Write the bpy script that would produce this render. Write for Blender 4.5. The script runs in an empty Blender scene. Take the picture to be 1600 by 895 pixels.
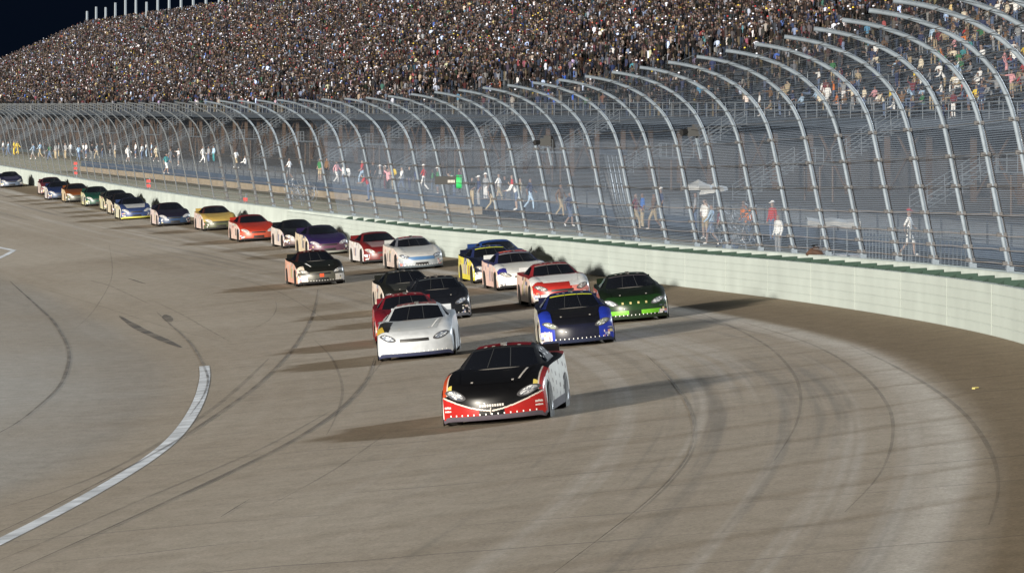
import bpy, bmesh, math, random
import numpy as np
from mathutils import Vector, Matrix

random.seed(7); RNG = np.random.default_rng(7)
SC = bpy.context.scene
COL = SC.collection

# ------------------------------------------------------------------ camera, world, light, exposure
FPX, HORIZON, HC = 7000.0, 165.0, 7.2          # focal length in photo pixels, horizon row, eye height (m)
cam_d = bpy.data.cameras.new('camera'); cam = bpy.data.objects.new('camera', cam_d); COL.objects.link(cam)
cam.location = (0, 0, HC); cam.rotation_euler = (math.radians(90), 0, 0)
cam_d.sensor_width = 36; cam_d.lens = 36 * FPX / 1600
cam_d.shift_y = -(447.5 - HORIZON) / 1600
cam_d.clip_start = 1; cam_d.clip_end = 6000
SC.camera = cam

world = bpy.data.worlds.new('World'); SC.world = world; world.use_nodes = True
nt = world.node_tree; bg = nt.nodes['Background']
tc = nt.nodes.new('ShaderNodeTexCoord'); sep = nt.nodes.new('ShaderNodeSeparateXYZ'); ramp = nt.nodes.new('ShaderNodeValToRGB')
nt.links.new(tc.outputs['Generated'], sep.inputs[0]); nt.links.new(sep.outputs['Z'], ramp.inputs[0]); nt.links.new(ramp.outputs[0], bg.inputs[0])
ramp.color_ramp.elements[0].position = 0.0; ramp.color_ramp.elements[0].color = (0.0032, 0.0070, 0.0170, 1)
ramp.color_ramp.elements[1].position = 0.5; ramp.color_ramp.elements[1].color = (0.016, 0.021, 0.032, 1)
bg.inputs[1].default_value = 0.30

def sun(name, az, el, energy, color, ang):
    """floodlight bank: az = direction the light travels (deg from +X towards +Y)"""
    d = bpy.data.lights.new(name, 'SUN'); d.energy = energy; d.color = color; d.angle = math.radians(ang)
    o = bpy.data.objects.new(name, d); COL.objects.link(o)
    v = Vector((math.cos(math.radians(az)) * math.cos(math.radians(el)), math.sin(math.radians(az)) * math.cos(math.radians(el)), -math.sin(math.radians(el))))
    o.rotation_euler = v.to_track_quat('-Z', 'Y').to_euler(); return o
sun('floodlight_infield', 53, 8, 5.0, (1.0, 0.92, 0.79), 3.6)
sun('floodlight_pit_road', 66, 5, 1.3, (1.0, 0.93, 0.80), 2.0)
sun('floodlight_stand', 220, 21, 4.0, (0.86, 0.94, 1.0), 4.0)
SC.view_settings.view_transform = 'Standard'; SC.view_settings.look = 'None'
SC.view_settings.exposure = 0.80; SC.view_settings.gamma = 1; SC.view_settings.use_curve_mapping = False
SC.render.engine = 'CYCLES'
SC.cycles.transparent_max_bounces = 10; SC.cycles.max_bounces = 5

# ------------------------------------------------------------------ track geometry
def interp(x, xs, ys): return float(np.interp(x, xs, ys))
_D = np.arange(10, 1400, 1.0)
_PHI = np.interp(_D, [10, 50, 75, 90, 109, 137, 185, 215, 260, 310], [.27, .135, .06, 0.0, -.07, -.13, -.2, -.225, -.21, -.195])
for _ in range(6): _PHI[1:-1] = (_PHI[:-2] + 2 * _PHI[1:-1] + _PHI[2:]) / 4
_W = np.concatenate([[0], np.cumsum((_PHI[1:] + _PHI[:-1]) / 2)])
_W += 10.5 - np.interp(94.6, _D, _W)
_ZW = np.interp(_D, [10, 60, 91, 122, 152, 200, 260, 345], [2.75, 2.62, 2.32, 1.72, 1.14, .55, .45, .45])
for _ in range(40): _ZW[1:-1] = (_ZW[:-2] + 2 * _ZW[1:-1] + _ZW[2:]) / 4
_B = np.interp(_D, [10, 90, 150, 210, 260], [.098, .092, .085, .06, .055])
def W(d): return float(np.interp(d, _D, _W))
def PHI(d): return float(np.interp(d, _D, _PHI))
def ZW(d): return float(np.interp(d, _D, _ZW))
def BANK(d): return float(np.interp(d, _D, _B))
def frame(d):
    t = math.atan(PHI(d)); return Vector((math.sin(t), math.cos(t), 0)), Vector((math.cos(t), -math.sin(t), 0))
def off(d, o, z=0):
    """point at offset o to the outside (spectator side) of the wall line"""
    T, N = frame(d); p = Vector((W(d), d, 0)) + N * o; p.z = z; return p
def ztrack_u(d, u):
    b = BANK(d)
    if u < 18: return ZW(d) - b * u
    k = u - 18
    return ZW(d) - b * 18 - (b * (1 - math.exp(-k / 4)) * 4 * .6 + 0.004 * k)
def ground(X, d):
    u = (W(d) - X) * math.cos(math.atan(PHI(d))); return ztrack_u(d, u), u
def hit(px, py):
    """where the sight line of photo pixel (px, py) meets the track"""
    lo, hi = 30.0, 900.0
    kx, kz = (px - 800) / FPX, (py - HORIZON) / FPX
    f = lambda d: HC - kz * d - ground(kx * d, d)[0]
    prev = lo
    for d in np.arange(30, 900, 2.0):
        if f(d) < 0: hi = d; lo = prev; break
        prev = d
    for _ in range(40):
        m = (lo + hi) / 2
        if f(m) > 0: lo = m
        else: hi = m
    return Vector((kx * lo, lo, ground(kx * lo, lo)[0]))
def normal_at(p):
    e = .8
    gx = (ground(p.x + e, p.y)[0] - ground(p.x - e, p.y)[0]) / (2 * e)
    gy = (ground(p.x, p.y + e)[0] - ground(p.x, p.y - e)[0]) / (2 * e)
    return Vector((-gx, -gy, 1)).normalized()

# the straight behind the wall: grandstand frame
TS = Vector((-.2241, .9746, 0)); NS = Vector((.9746, .2241, 0)); OS = Vector((42.4, 0, 0))
def st(t, o, z): p = OS + TS * t + NS * o; p.z = z; return p
ZC = 1.45                                       # concourse level

# ------------------------------------------------------------------ helpers
MATS = {}
def mat(name, col, rough=.6, metal=0.0, var=.12, scale=3.0, coat=0.0, spec=.5, emit=None):
    if name in MATS: return MATS[name]
    m = bpy.data.materials.new(name); m.use_nodes = True; n = m.node_tree; b = n.nodes['Principled BSDF']
    b.inputs['Roughness'].default_value = rough; b.inputs['Metallic'].default_value = metal
    b.inputs['Coat Weight'].default_value = coat; b.inputs['Specular IOR Level'].default_value = spec
    if var > 0:
        t = n.nodes.new('ShaderNodeTexCoord'); no = n.nodes.new('ShaderNodeTexNoise'); no.inputs['Scale'].default_value = scale; no.inputs['Detail'].default_value = 6
        r = n.nodes.new('ShaderNodeValToRGB')
        r.color_ramp.elements[0].position = .3; r.color_ramp.elements[1].position = .7
        r.color_ramp.elements[0].color = (*[c * (1 - var) for c in col], 1); r.color_ramp.elements[1].color = (*[min(1, c * (1 + var)) for c in col], 1)
        n.links.new(t.outputs['Object'], no.inputs['Vector']); n.links.new(no.outputs['Fac'], r.inputs[0]); n.links.new(r.outputs[0], b.inputs['Base Color'])
    else: b.inputs['Base Color'].default_value = (*col, 1)
    if emit: b.inputs['Emission Color'].default_value = (*emit[0], 1); b.inputs['Emission Strength'].default_value = emit[1]
    MATS[name] = m; return m
def paint_mat(name, rough, coat=0.0, spec=.5):
    m = bpy.data.materials.new(name); m.use_nodes = True; n = m.node_tree; b = n.nodes['Principled BSDF']
    a = n.nodes.new('ShaderNodeAttribute'); a.attribute_name = 'paint'
    t = n.nodes.new('ShaderNodeTexCoord'); no = n.nodes.new('ShaderNodeTexNoise'); no.inputs['Scale'].default_value = 5; no.inputs['Detail'].default_value = 5
    mr = n.nodes.new('ShaderNodeMapRange'); mr.inputs[1].default_value = .3; mr.inputs[2].default_value = .7; mr.inputs[3].default_value = .84; mr.inputs[4].default_value = 1.06
    mx = n.nodes.new('ShaderNodeMix'); mx.data_type = 'RGBA'; mx.blend_type = 'MULTIPLY'; mx.inputs[0].default_value = 1
    n.links.new(t.outputs['Object'], no.inputs['Vector']); n.links.new(no.outputs['Fac'], mr.inputs[0])
    n.links.new(a.outputs['Color'], mx.inputs[6]); n.links.new(mr.outputs[0], mx.inputs[7]); n.links.new(mx.outputs[2], b.inputs['Base Color'])
    b.inputs['Roughness'].default_value = rough; b.inputs['Coat Weight'].default_value = coat; b.inputs['Specular IOR Level'].default_value = spec
    return m
M_CLOTH = paint_mat('cloth_and_skin', .85, 0, .2)
M_PAINT = paint_mat('car_paint', .33, .06, .25)

class MB:
    def __init__(s): s.v = []; s.f = []; s.m = []; s.c = []
    def add(s, vs, fs, mi=0, col=None):
        b = len(s.v); s.v += [tuple(v) for v in vs]
        for f in fs: s.f.append(tuple(i + b for i in f)); s.m.append(mi); s.c.append(col)
    def box(s, c, size, axes=None, mi=0, col=None, taper=1.0):
        ax = axes or (Vector((1, 0, 0)), Vector((0, 1, 0)), Vector((0, 0, 1))); c = Vector(c)
        vs = []
        for k in (-1, 1):
            tt = taper if k > 0 else 1
            for i, j in ((-1, -1), (1, -1), (1, 1), (-1, 1)):
                vs.append(c + ax[0] * (i * size[0] / 2 * tt) + ax[1] * (j * size[1] / 2 * tt) + ax[2] * (k * size[2] / 2))
        s.add(vs, [(3, 2, 1, 0), (4, 5, 6, 7), (0, 1, 5, 4), (1, 2, 6, 5), (2, 3, 7, 6), (3, 0, 4, 7)], mi, col)
    def tube(s, pts, r, n=8, mi=0, cap=True, closed=False):
        pts = [Vector(p) for p in pts]; k = len(pts); rs = r if isinstance(r, (list, tuple)) else [r] * k; vs = []
        for i, p in enumerate(pts):
            a = pts[i - 1] if i > 0 else (pts[-1] if closed else pts[0]); b = pts[i + 1] if i < k - 1 else (pts[0] if closed else pts[-1])
            t = (b - a).normalized(); up = Vector((0, 0, 1)) if abs(t.z) < .95 else Vector((1, 0, 0))
            x = t.cross(up).normalized(); y = x.cross(t)
            for j in range(n):
                an = 2 * math.pi * j / n; vs.append(p + (x * math.cos(an) + y * math.sin(an)) * rs[i])
        fs = []
        for i in range(k if closed else k - 1):
            i2 = (i + 1) % k
            for j in range(n): fs.append((i * n + j, i * n + (j + 1) % n, i2 * n + (j + 1) % n, i2 * n + j))
        if cap and not closed: fs.append(tuple(range(n - 1, -1, -1))); fs.append(tuple(range((k - 1) * n, k * n)))
        s.add(vs, fs, mi)
    def grid(s, rows, mi=0, flip=False, cols=None):
        nr, nc = len(rows), len(rows[0]); vs = [p for r in rows for p in r]; b = len(s.v); s.v += [tuple(v) for v in vs]
        for i in range(nr - 1):
            for j in range(nc - 1):
                f = (b + i * nc + j, b + i * nc + j + 1, b + (i + 1) * nc + j + 1, b + (i + 1) * nc + j)
                s.f.append(f[::-1] if flip else f); s.m.append(mi if not callable(mi) else mi(i, j)); s.c.append(cols(i, j) if cols else None)
    def build(s, name, mats, parent=None, smooth=False, angle=None):
        me = bpy.data.meshes.new(name); me.from_pydata(s.v, [], s.f)
        for m in (mats if isinstance(mats, (list, tuple)) else [mats]): me.materials.append(m)
        me.polygons.foreach_set('material_index', s.m)
        if any(c is not None for c in s.c):
            a = me.attributes.new('paint', 'FLOAT_COLOR', 'FACE')
            a.data.foreach_set('color', np.array([(*(c or (1, 1, 1)), 1) for c in s.c], 'f').ravel())
        if smooth:
            me.polygons.foreach_set('use_smooth', [True] * len(s.f))
            if angle: me.set_sharp_from_angle(angle=math.radians(angle))
        me.update()
        o = bpy.data.objects.new(name, me); COL.objects.link(o)
        if parent is not None: o.parent = parent
        return o
def tag(o, label, cat, group=None, kind=None):
    o['label'] = label; o['category'] = cat
    if group: o['group'] = group
    if kind: o['kind'] = kind
    return o
def empty(name, loc=(0, 0, 0)):
    o = bpy.data.objects.new(name, None); o.empty_display_size = .2; COL.objects.link(o); o.location = loc; return o
def structure(o, label, cat): return tag(o, label, cat, kind='structure')

# ------------------------------------------------------------------ track surface
def asphalt():
    m = bpy.data.materials.new('track_asphalt'); m.use_nodes = True; n = m.node_tree; L = n.links.new; b = n.nodes['Principled BSDF']
    N = lambda t: n.nodes.new(t)
    uv = N('ShaderNodeUVMap'); uv.uv_map = 'lane'; sp = N('ShaderNodeSeparateXYZ'); L(uv.outputs[0], sp.inputs[0])
    def mapped(sx, sy):
        mp = N('ShaderNodeMapping'); mp.inputs['Scale'].default_value = (sx, sy, 1); L(uv.outputs[0], mp.inputs[0]); return mp
    def noise(sx, sy, det=4, rough=.55):
        no = N('ShaderNodeTexNoise'); no.inputs['Scale'].default_value = 1; no.inputs['Detail'].default_value = det; no.inputs['Roughness'].default_value = rough
        L(mapped(sx, sy).outputs[0], no.inputs['Vector']); return no.outputs['Fac']
    def mr(x, a, b_, c, d, smooth=False):
        k = N('ShaderNodeMapRange'); k.interpolation_type = 'SMOOTHSTEP' if smooth else 'LINEAR'
        L(x, k.inputs[0]); [setattr(k.inputs[i + 1], 'default_value', v) for i, v in enumerate((a, b_, c, d))]; return k.outputs[0]
    def math_(op, a, b_=None):
        k = N('ShaderNodeMath'); k.operation = op
        for i, x in enumerate((a, b_)):
            if x is None: continue
            if isinstance(x, (int, float)): k.inputs[i].default_value = x
            else: L(x, k.inputs[i])
        return k.outputs[0]
    def mix(f, a, b_, mode='MIX'):
        k = N('ShaderNodeMix'); k.data_type = 'RGBA'; k.blend_type = mode
        if isinstance(f, float): k.inputs[0].default_value = f
        else: L(f, k.inputs[0])
        for i, x in ((6, a), (7, b_)):
            if isinstance(x, tuple): k.inputs[i].default_value = (*x, 1)
            else: L(x, k.inputs[i])
        return k.outputs[2]
    wob = math_('MULTIPLY', math_('SUBTRACT', noise(.05, .03, 2), .5), 1.2)
    u = math_('ADD', sp.outputs[0], wob)
    outer = mr(u, 1.0, 4.2, 1, 0, True)                       # browner lane beside the wall, with the wall's cast shadow painted in
    base = mix(outer, (.255, .218, .172), (.225, .182, .128))
    apron = mr(u, 17.5, 19, 0, 1, True)
    base = mix(apron, base, (.225, .206, .180))
    big = noise(.10, .035, 5)
    base = mix(mr(big, .35, .7, 0, .7), base, (.185, .145, .102))
    # bright scrubbed streaks and dark rubber streaks along the lanes, strongest at u 3..9
    lane = math_('MULTIPLY', mr(u, 2.6, 3.2, 0, 1, True), mr(u, 6, 13, 1, .15, True))
    s1 = mr(noise(1.5, .016, 3), .5, .68, 0, 1, True)
    base = mix(math_('MULTIPLY', math_('MULTIPLY', s1, lane), .46), base, (.36, .335, .305))
    s2 = mr(noise(1.9, .022, 4), .52, .72, 0, 1, True)
    base = mix(math_('MULTIPLY', math_('MULTIPLY', s2, lane), .55), base, (.10, .090, .080))
    edge = math_('MULTIPLY', mr(u, 2.6, 3.0, 0, 1, True), mr(u, 3.0, 3.9, 1, 0, True))
    base = mix(math_('MULTIPLY', edge, .6), base, (.40, .375, .34))
    # cross joints
    tw = math_('ADD', sp.outputs[1], math_('MULTIPLY', noise(.12, .15, 3), 2.6))
    fr = math_('FRACT', math_('DIVIDE', tw, 4.1))
    joint = math_('MULTIPLY', mr(fr, .0, .035, 1, 0), mr(noise(.3, .12, 3), .40, .60, 0, .75))
    joint = math_('MULTIPLY', joint, mr(u, 14, 20, 1, .15, True))
    base = mix(joint, base, (.06, .05, .045))
    g = noise(15, 15, 4, .85)
    base = mix(1.0, base, mix(mr(g, .3, .7, 0, 1), (.62, .62, .62), (1.36, 1.36, 1.36)), 'MULTIPLY')
    g2 = noise(2.2, 1.2, 6, .7)
    base = mix(1.0, base, mix(mr(g2, .3, .7, 0, 1), (.82, .82, .80), (1.14, 1.14, 1.16)), 'MULTIPLY')
    L(base, b.inputs['Base Color']); b.inputs['Roughness'].default_value = .82; b.inputs['Specular IOR Level'].default_value = .25
    bp = N('ShaderNodeBump'); bp.inputs['Strength'].default_value = .25; bp.inputs['Distance'].default_value = .02; L(g, bp.inputs['Height']); L(bp.outputs[0], b.inputs['Normal'])
    return m
def build_track():
    ds = list(np.arange(14, 240, 2.0)) + list(np.arange(240, 900, 6.0))
    us = [-1.2, -.6, 0] + list(np.arange(1, 19, 1.0)) + list(np.arange(20, 32, 2.0)) + [36, 42, 50, 60, 75]
    vs, fs, uvs = [], [], []; tt = 0; pd = ds[0]
    for d in ds:
        tt += (d - pd) * math.sqrt(1 + PHI(d) ** 2); pd = d
        for u in us:
            p = off(d, -u); zz = ground(p.x, p.y)[0] if 30 < p.y < 1300 else ztrack_u(d, u)
            vs.append((p.x, p.y, zz)); uvs.append((u, tt))
    nc = len(us)
    for i in range(len(ds) - 1):
        for j in range(nc - 1): fs.append((i * nc + j, (i + 1) * nc + j, (i + 1) * nc + j + 1, i * nc + j + 1))
    me = bpy.data.meshes.new('race_track'); me.from_pydata(vs, [], fs)
    ul = me.uv_layers.new(name='lane'); li = np.zeros(len(me.loops), 'i'); me.loops.foreach_get('vertex_index', li)
    ul.data.foreach_set('uv', np.array(uvs, 'f')[li].ravel())
    me.polygons.foreach_set('use_smooth', [True] * len(fs)); me.materials.append(asphalt()); me.update()
    o = bpy.data.objects.new('race_track', me); COL.objects.link(o)
    # make sure normals point up
    bm = bmesh.new(); bm.from_mesh(me)
    if bm.faces: 
        bm.normal_update()
        f0 = next(iter(bm.faces))
        if f0.normal.z < 0: bmesh.ops.reverse_faces(bm, faces=bm.faces[:])
    bm.to_mesh(me); bm.free()
    structure(o, 'banked grey brown asphalt race track with rubber streaks', 'track')
build_track()

M_TERR = mat('ground_earth', (.05, .055, .035), .95, var=.3, scale=.2)
g = MB(); g.grid([[(-3000, -500, -2.5), (3000, -500, -2.5)], [(-3000, 4500, -2.5), (3000, 4500, -2.5)]], flip=True)
structure(g.build('ground', M_TERR), 'flat dark ground reaching to the horizon', 'ground')

# painted lines and rubber marks, as thin sheets on the surface
def ribbon(mb, pts, w, lift=.006, step=1.2, taper=False):
    P = [hit(*p) for p in pts]; dense = []
    for i in range(len(P) - 1):
        p0 = P[max(i - 1, 0)]; p1 = P[i]; p2 = P[i + 1]; p3 = P[min(i + 2, len(P) - 1)]
        k = max(2, int((p2 - p1).length / step))
        for j in range(k):
            t = j / k
            q = .5 * ((2 * p1) + (p2 - p0) * t + (2 * p0 - 5 * p1 + 4 * p2 - p3) * t * t + (3 * p1 - p0 - 3 * p2 + p3) * t ** 3); dense.append(q)
    dense.append(P[-1]); rows = []
    for i, q in enumerate(dense):
        a = dense[max(i - 1, 0)]; b = dense[min(i + 1, len(dense) - 1)]; t = (b - a); t.z = 0; t.normalize(); n = Vector((t.y, -t.x, 0))
        ww = w * (1 if not taper else min(1, .25 + 3 * min(i, len(dense) - 1 - i) / len(dense))) / 2
        r = []
        for k in (-1, 0, 1):
            s = q + n * ww * k; r.append((s.x, s.y, ground(s.x, s.y)[0] + lift + (.002 if k == 0 else 0)))
        rows.append(r)
    mb.grid(rows)
M_LINE = mat('worn_white_line_paint', (.44, .46, .49), .7, var=.38, scale=1.6)
l = MB(); ribbon(l, [(319, 572), (320, 590), (313, 620), (297, 652), (272, 684), (236, 714), (180, 750), (100, 795), (0, 846), (-120, 905)], .27, .008)
structure(l.build('painted_line', M_LINE), 'thick curved white line painted along the apron', 'line')
l = MB(); ribbon(l, [(-30, 381), (0, 387), (20, 391)], .28, .008); ribbon(l, [(22, 391), (10, 398), (-10, 407)], .28, .010)
structure(l.build('painted_line', M_LINE), 'white painted corner mark at the left edge', 'line')
def rubber_mat(name, al):
    m = bpy.data.materials.new(name); m.use_nodes = True; n = m.node_tree; b = n.nodes['Principled BSDF']
    b.inputs['Base Color'].default_value = (.045, .038, .033, 1); b.inputs['Roughness'].default_value = .8
    t = n.nodes.new('ShaderNodeTexCoord'); no = n.nodes.new('ShaderNodeTexNoise'); no.inputs['Scale'].default_value = .55; no.inputs['Detail'].default_value = 8
    r = n.nodes.new('ShaderNodeMapRange'); r.inputs[1].default_value = .32; r.inputs[2].default_value = .62; r.inputs[3].default_value = al * .35; r.inputs[4].default_value = al
    n.links.new(t.outputs['Object'], no.inputs['Vector']); n.links.new(no.outputs['Fac'], r.inputs[0]); n.links.new(r.outputs[0], b.inputs['Alpha']); return m
marks = [  # photo polylines, width, strength
    ([(497, 452), (492, 478), (480, 510), (455, 548), (410, 595), (350, 640), (290, 680), (230, 715), (150, 757), (60, 803), (-40, 850)], .14, 0),
    ([(585, 560), (575, 590), (550, 622), (515, 652), (455, 690), (380, 728), (280, 775), (160, 830), (20, 893)], .15, 0),
    ([(16, 440), (60, 480), (85, 505), (103, 535), (108, 562), (95, 600), (60, 635), (20, 665), (-30, 690)], .16, 0),
    ([(245, 488), (275, 515), (300, 540), (316, 568), (325, 592), (318, 618), (296, 650)], .10, 0),
    ([(520, 640), (430, 690), (330, 735), (210, 785), (60, 850), (-40, 890)], .12, 1),
    ([(490, 530), (515, 555), (530, 585), (535, 615), (525, 650), (510, 680)], .10, 1),
    ([(1010, 555), (1045, 590), (1070, 625), (1083, 660), (1080, 700), (1055, 740), (1010, 785), (940, 840), (860, 900)], .06, 0),
    ([(130, 438), (150, 440), (175, 448), (240, 478)], .10, 1),
    ([(330, 420), (420, 450), (470, 475), (520, 505)], .07, 1),
    ([(30, 440), (130, 470), (240, 505), (365, 538)], .06, 1),
    ([(240, 470), (300, 500), (362, 535)], .09, 1),
    ([(200, 435), (228, 444)], .16, 0), ([(140, 438), (170, 446)], .12, 1),
    ([(430, 470), (432, 482), (420, 500), (380, 522)], .06, 1),
    ([(420, 560), (330, 640), (200, 720), (80, 770), (-30, 800)], .20, 1),
    ([(1040, 470), (1120, 500), (1190, 535), (1230, 570), (1250, 610), (1245, 660), (1210, 720)], .10, 1),
    ([(1150, 500), (1260, 535), (1340, 580), (1385, 630), (1395, 680), (1375, 740), (1320, 800)], .10, 1),
    ([(1330, 540), (1430, 590), (1500, 640), (1545, 700), (1560, 760), (1545, 820)], .12, 1),
    ([(600, 680), (520, 735), (420, 790)], .07, 1), ([(390, 780), (345, 808)], .06, 0),
    ([(560, 610), (600, 560), (610, 530)], .06, 1), ([(170, 380), (175, 430), (150, 480), (110, 520)], .06, 1),
]
mk = [MB(), MB()]
for p, w, k in marks: ribbon(mk[k], p, w * .62, (.011 if k == 0 else .004) + .0004 * len(p), taper=True)
ms = MB(); ribbon(ms, [(187, 494), (200, 503), (235, 522), (283, 543)], .30, .009, taper=True); ribbon(ms, [(258, 492), (266, 503)], .35, .009, taper=True)
structure(mk[0].build('tyre_marks', rubber_mat('rubber_dark', .62)), 'dark curved tyre marks sweeping across the track', 'tyre marks')
structure(mk[1].build('tyre_marks', rubber_mat('rubber_faint', .26)), 'faint thin tyre marks crossing the track', 'tyre marks')
structure(ms.build('tyre_marks', rubber_mat('rubber_smudge', .72)), 'short thick black skid smears on the apron', 'tyre marks')

# ------------------------------------------------------------------ grass, concourse
def grass_mat():
    m = bpy.data.materials.new('verge_grass'); m.use_nodes = True; n = m.node_tree; b = n.nodes['Principled BSDF']
    t = n.nodes.new('ShaderNodeTexCoord'); no = n.nodes.new('ShaderNodeTexNoise'); no.inputs['Scale'].default_value = .35; no.inputs['Detail'].default_value = 10; no.inputs['Roughness'].default_value = .7
    r = n.nodes.new('ShaderNodeValToRGB'); e = r.color_ramp.elements
    e[0].position = .3; e[0].color = (.075, .072, .026, 1); e[1].position = .7; e[1].color = (.185, .155, .075, 1)
    n.links.new(t.outputs['Object'], no.inputs['Vector']); n.links.new(no.outputs['Fac'], r.inputs[0]); n.links.new(r.outputs[0], b.inputs['Base Color']); b.inputs['Roughness'].default_value = .95; return m
gs = MB(); rows = []
for d in list(np.arange(14, 260, 4.0)) + list(np.arange(260, 1150, 12.0)):
    t = (d - 0) / .9746; r = []
    z0 = ZW(d) + .25
    e = st(t, 14.9 if t < 440 else 30, 0)
    w0 = off(d, .55)
    for k in (0, .2, .5, .8, 1):
        x = w0 + (e - w0) * k; r.append((x.x, x.y, z0 + (min(.92, ZC - .3) - z0) * min(1, k * 1.1)))
    rows.append(r)
gs.grid(rows)
structure(gs.build('grass_verge', grass_mat(), smooth=True), 'dry grass strip between track wall and concourse', 'grass')
M_CONC = mat('concourse_pavement', (.055, .056, .060), .85, var=.2, scale=.5)
cb = MB(); rows = []
for t in [20] + list(np.arange(60, 440, 20)) + [440, 452] + list(np.arange(470, 1000, 30)):
    o0 = 15 if t <= 440 else 28
    rows.append([st(t, o0, ZC), st(t, 40, ZC), st(t, 75, ZC)])
cb.grid(rows)
structure(cb.build('concourse', M_CONC), 'grey paved concourse between fence and grandstand', 'pavement')
# pavement between the wall and the concourse in the near part, lying just above the grass
# ------------------------------------------------------------------ retaining wall, blue barrier, pedestrian fence
M_TAN = mat('tan_block', (.20, .165, .12), .85, var=.18, scale=1.2)
M_BLUE = mat('blue_board', (.030, .048, .082), .6, var=.15, scale=.8)
M_NAVY = mat('dark_steel_post', (.028, .035, .05), .5, var=.1)
def wallbox(mb, t0, t1, o0, o1, z0, z1, n=1):
    for i in range(n):
        a = t0 + (t1 - t0) * i / n; b = t0 + (t1 - t0) * (i + 1) / n
        vs = [st(a, o0, z0), st(a, o1, z0), st(b, o1, z0), st(b, o0, z0), st(a, o0, z1), st(a, o1, z1), st(b, o1, z1), st(b, o0, z1)]
        mb.add(vs, [(3, 2, 1, 0), (4, 5, 6, 7), (0, 1, 5, 4), (1, 2, 6, 5), (2, 3, 7, 6), (3, 0, 4, 7)])
w = MB(); wallbox(w, 262, 438, 14.6, 14.98, .2, 1.36)
tag(w.build('retaining_wall', M_TAN), 'low tan block retaining wall above the grass verge', 'wall')
pf = empty('pedestrian_fence', st(170, 15.2, ZC))
def child(o, root):
    o.parent = root; o.matrix_parent_inverse = root.matrix_world.inverted() if False else Matrix.Translation(-root.location); return o
w = MB(); wallbox(w, 168, 440, 15.02, 15.10, ZC - .1, ZC + .42); child(w.build('kick_board', M_BLUE), pf)
for i in range(98):
    t = 168 + i * 2.79; w = MB(); w.box(st(t, 15.2, ZC + .66), (.07, .07, 1.32), (TS, NS, Vector((0, 0, 1)))); child(w.build('post', M_NAVY), pf)
w = MB()
for zz in (.55, 1.28): w.tube([st(168, 15.16, ZC + zz), st(440, 15.16, ZC + zz)], .022, 6)
child(w.build('rail', M_NAVY), pf)

def mesh_mat(name, col, pitch, wire, metal=.3):
    """woven wire: real wires laid out on the sheet in metres (UV), open in between"""
    m = bpy.data.materials.new(name); m.use_nodes = True; n = m.node_tree; b = n.nodes['Principled BSDF']; L = n.links.new
    b.inputs['Base Color'].default_value = (*col, 1); b.inputs['Metallic'].default_value = metal; b.inputs['Roughness'].default_value = .55
    uv = n.nodes.new('ShaderNodeUVMap'); uv.uv_map = 'metres'; sp = n.nodes.new('ShaderNodeSeparateXYZ'); L(uv.outputs[0], sp.inputs[0])
    outs = []
    for k in (0, 1):
        dv = n.nodes.new('ShaderNodeMath'); dv.operation = 'DIVIDE'; L(sp.outputs[k], dv.inputs[0]); dv.inputs[1].default_value = pitch[k]
        fr = n.nodes.new('ShaderNodeMath'); fr.operation = 'FRACT'; L(dv.outputs[0], fr.inputs[0])
        ls = n.nodes.new('ShaderNodeMath'); ls.operation = 'LESS_THAN'; L(fr.outputs[0], ls.inputs[0]); ls.inputs[1].default_value = wire / pitch[k]; outs.append(ls)
    mx = n.nodes.new('ShaderNodeMath'); mx.operation = 'MAXIMUM'; L(outs[0].outputs[0], mx.inputs[0]); L(outs[1].outputs[0], mx.inputs[1]); L(mx.outputs[0], b.inputs['Alpha']); return m
def sheet(name, rows, uvs, m, parent=None):
    nr, nc = len(rows), len(rows[0]); vs = [tuple(p) for r in rows for p in r]; fs = [(i * nc + j, i * nc + j + 1, (i + 1) * nc + j + 1, (i + 1) * nc + j) for i in range(nr - 1) for j in range(nc - 1)]
    me = bpy.data.meshes.new(name); me.from_pydata(vs, [], fs); ul = me.uv_layers.new(name='metres'); li = np.zeros(len(me.loops), 'i'); me.loops.foreach_get('vertex_index', li)
    ul.data.foreach_set('uv', np.array([q for r in uvs for q in r], 'f')[li].ravel()); me.materials.append(m); me.polygons.foreach_set('use_smooth', [True] * len(fs)); me.update()
    o = bpy.data.objects.new(name, me); COL.objects.link(o)
    if parent is not None: child(o, parent)
    return o
sheet('wire_mesh', [[st(168, 15.18, ZC + .45), st(440, 15.18, ZC + .45)], [st(168, 15.18, ZC + 1.28), st(440, 15.18, ZC + 1.28)]], [[(0, 0), (272, 0)], [(0, .83), (272, .83)]], mesh_mat('fence_wire', (.25, .28, .32), (.06, .06), .006), pf)
tag(pf, 'waist high dark post fence with blue kick board along the concourse', 'fence')

# ------------------------------------------------------------------ outer wall, energy barrier, catch fence
M_WALL = mat('pale_painted_concrete', (.33, .375, .365), .65, var=.12, scale=.9)
M_SAFER = mat('pale_painted_steel', (.325, .37, .36), .5, var=.08, scale=.6)
M_PAD = mat('green_foam', (.012, .034, .024), .8, var=.15, scale=2)
DSAFE = 236.0
def coff(d): return interp(d, [0, 205, 236, 250], [.72, .72, .1, 0.0])
WH = 1.2
ow = MB(); rows = []
for d in list(np.arange(40, 262, 3.0)) + list(np.arange(262, 1000, 10.0)):
    z = ZW(d); c = coff(d); h = WH + interp(d, [100, 236, 300], [.12, .05, 0])
    rows.append([off(d, c, z - .4), off(d, c, z + .02), off(d, c + .01, z + h - .03), off(d, c + .04, z + h), off(d, c + .46, z + h), off(d, c + .5, z + h - .04), off(d, c + .5, z - .4)])
ow.grid(rows, flip=False)
owo = ow.build('outer_wall', M_WALL, smooth=True, angle=30); tag(owo, 'long pale concrete wall carrying the catch fence along the track', 'wall')
sb = empty('energy_barrier', off(100, 0, ZW(100)))
mb = MB(); rows = []; SH = 1.13
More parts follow.
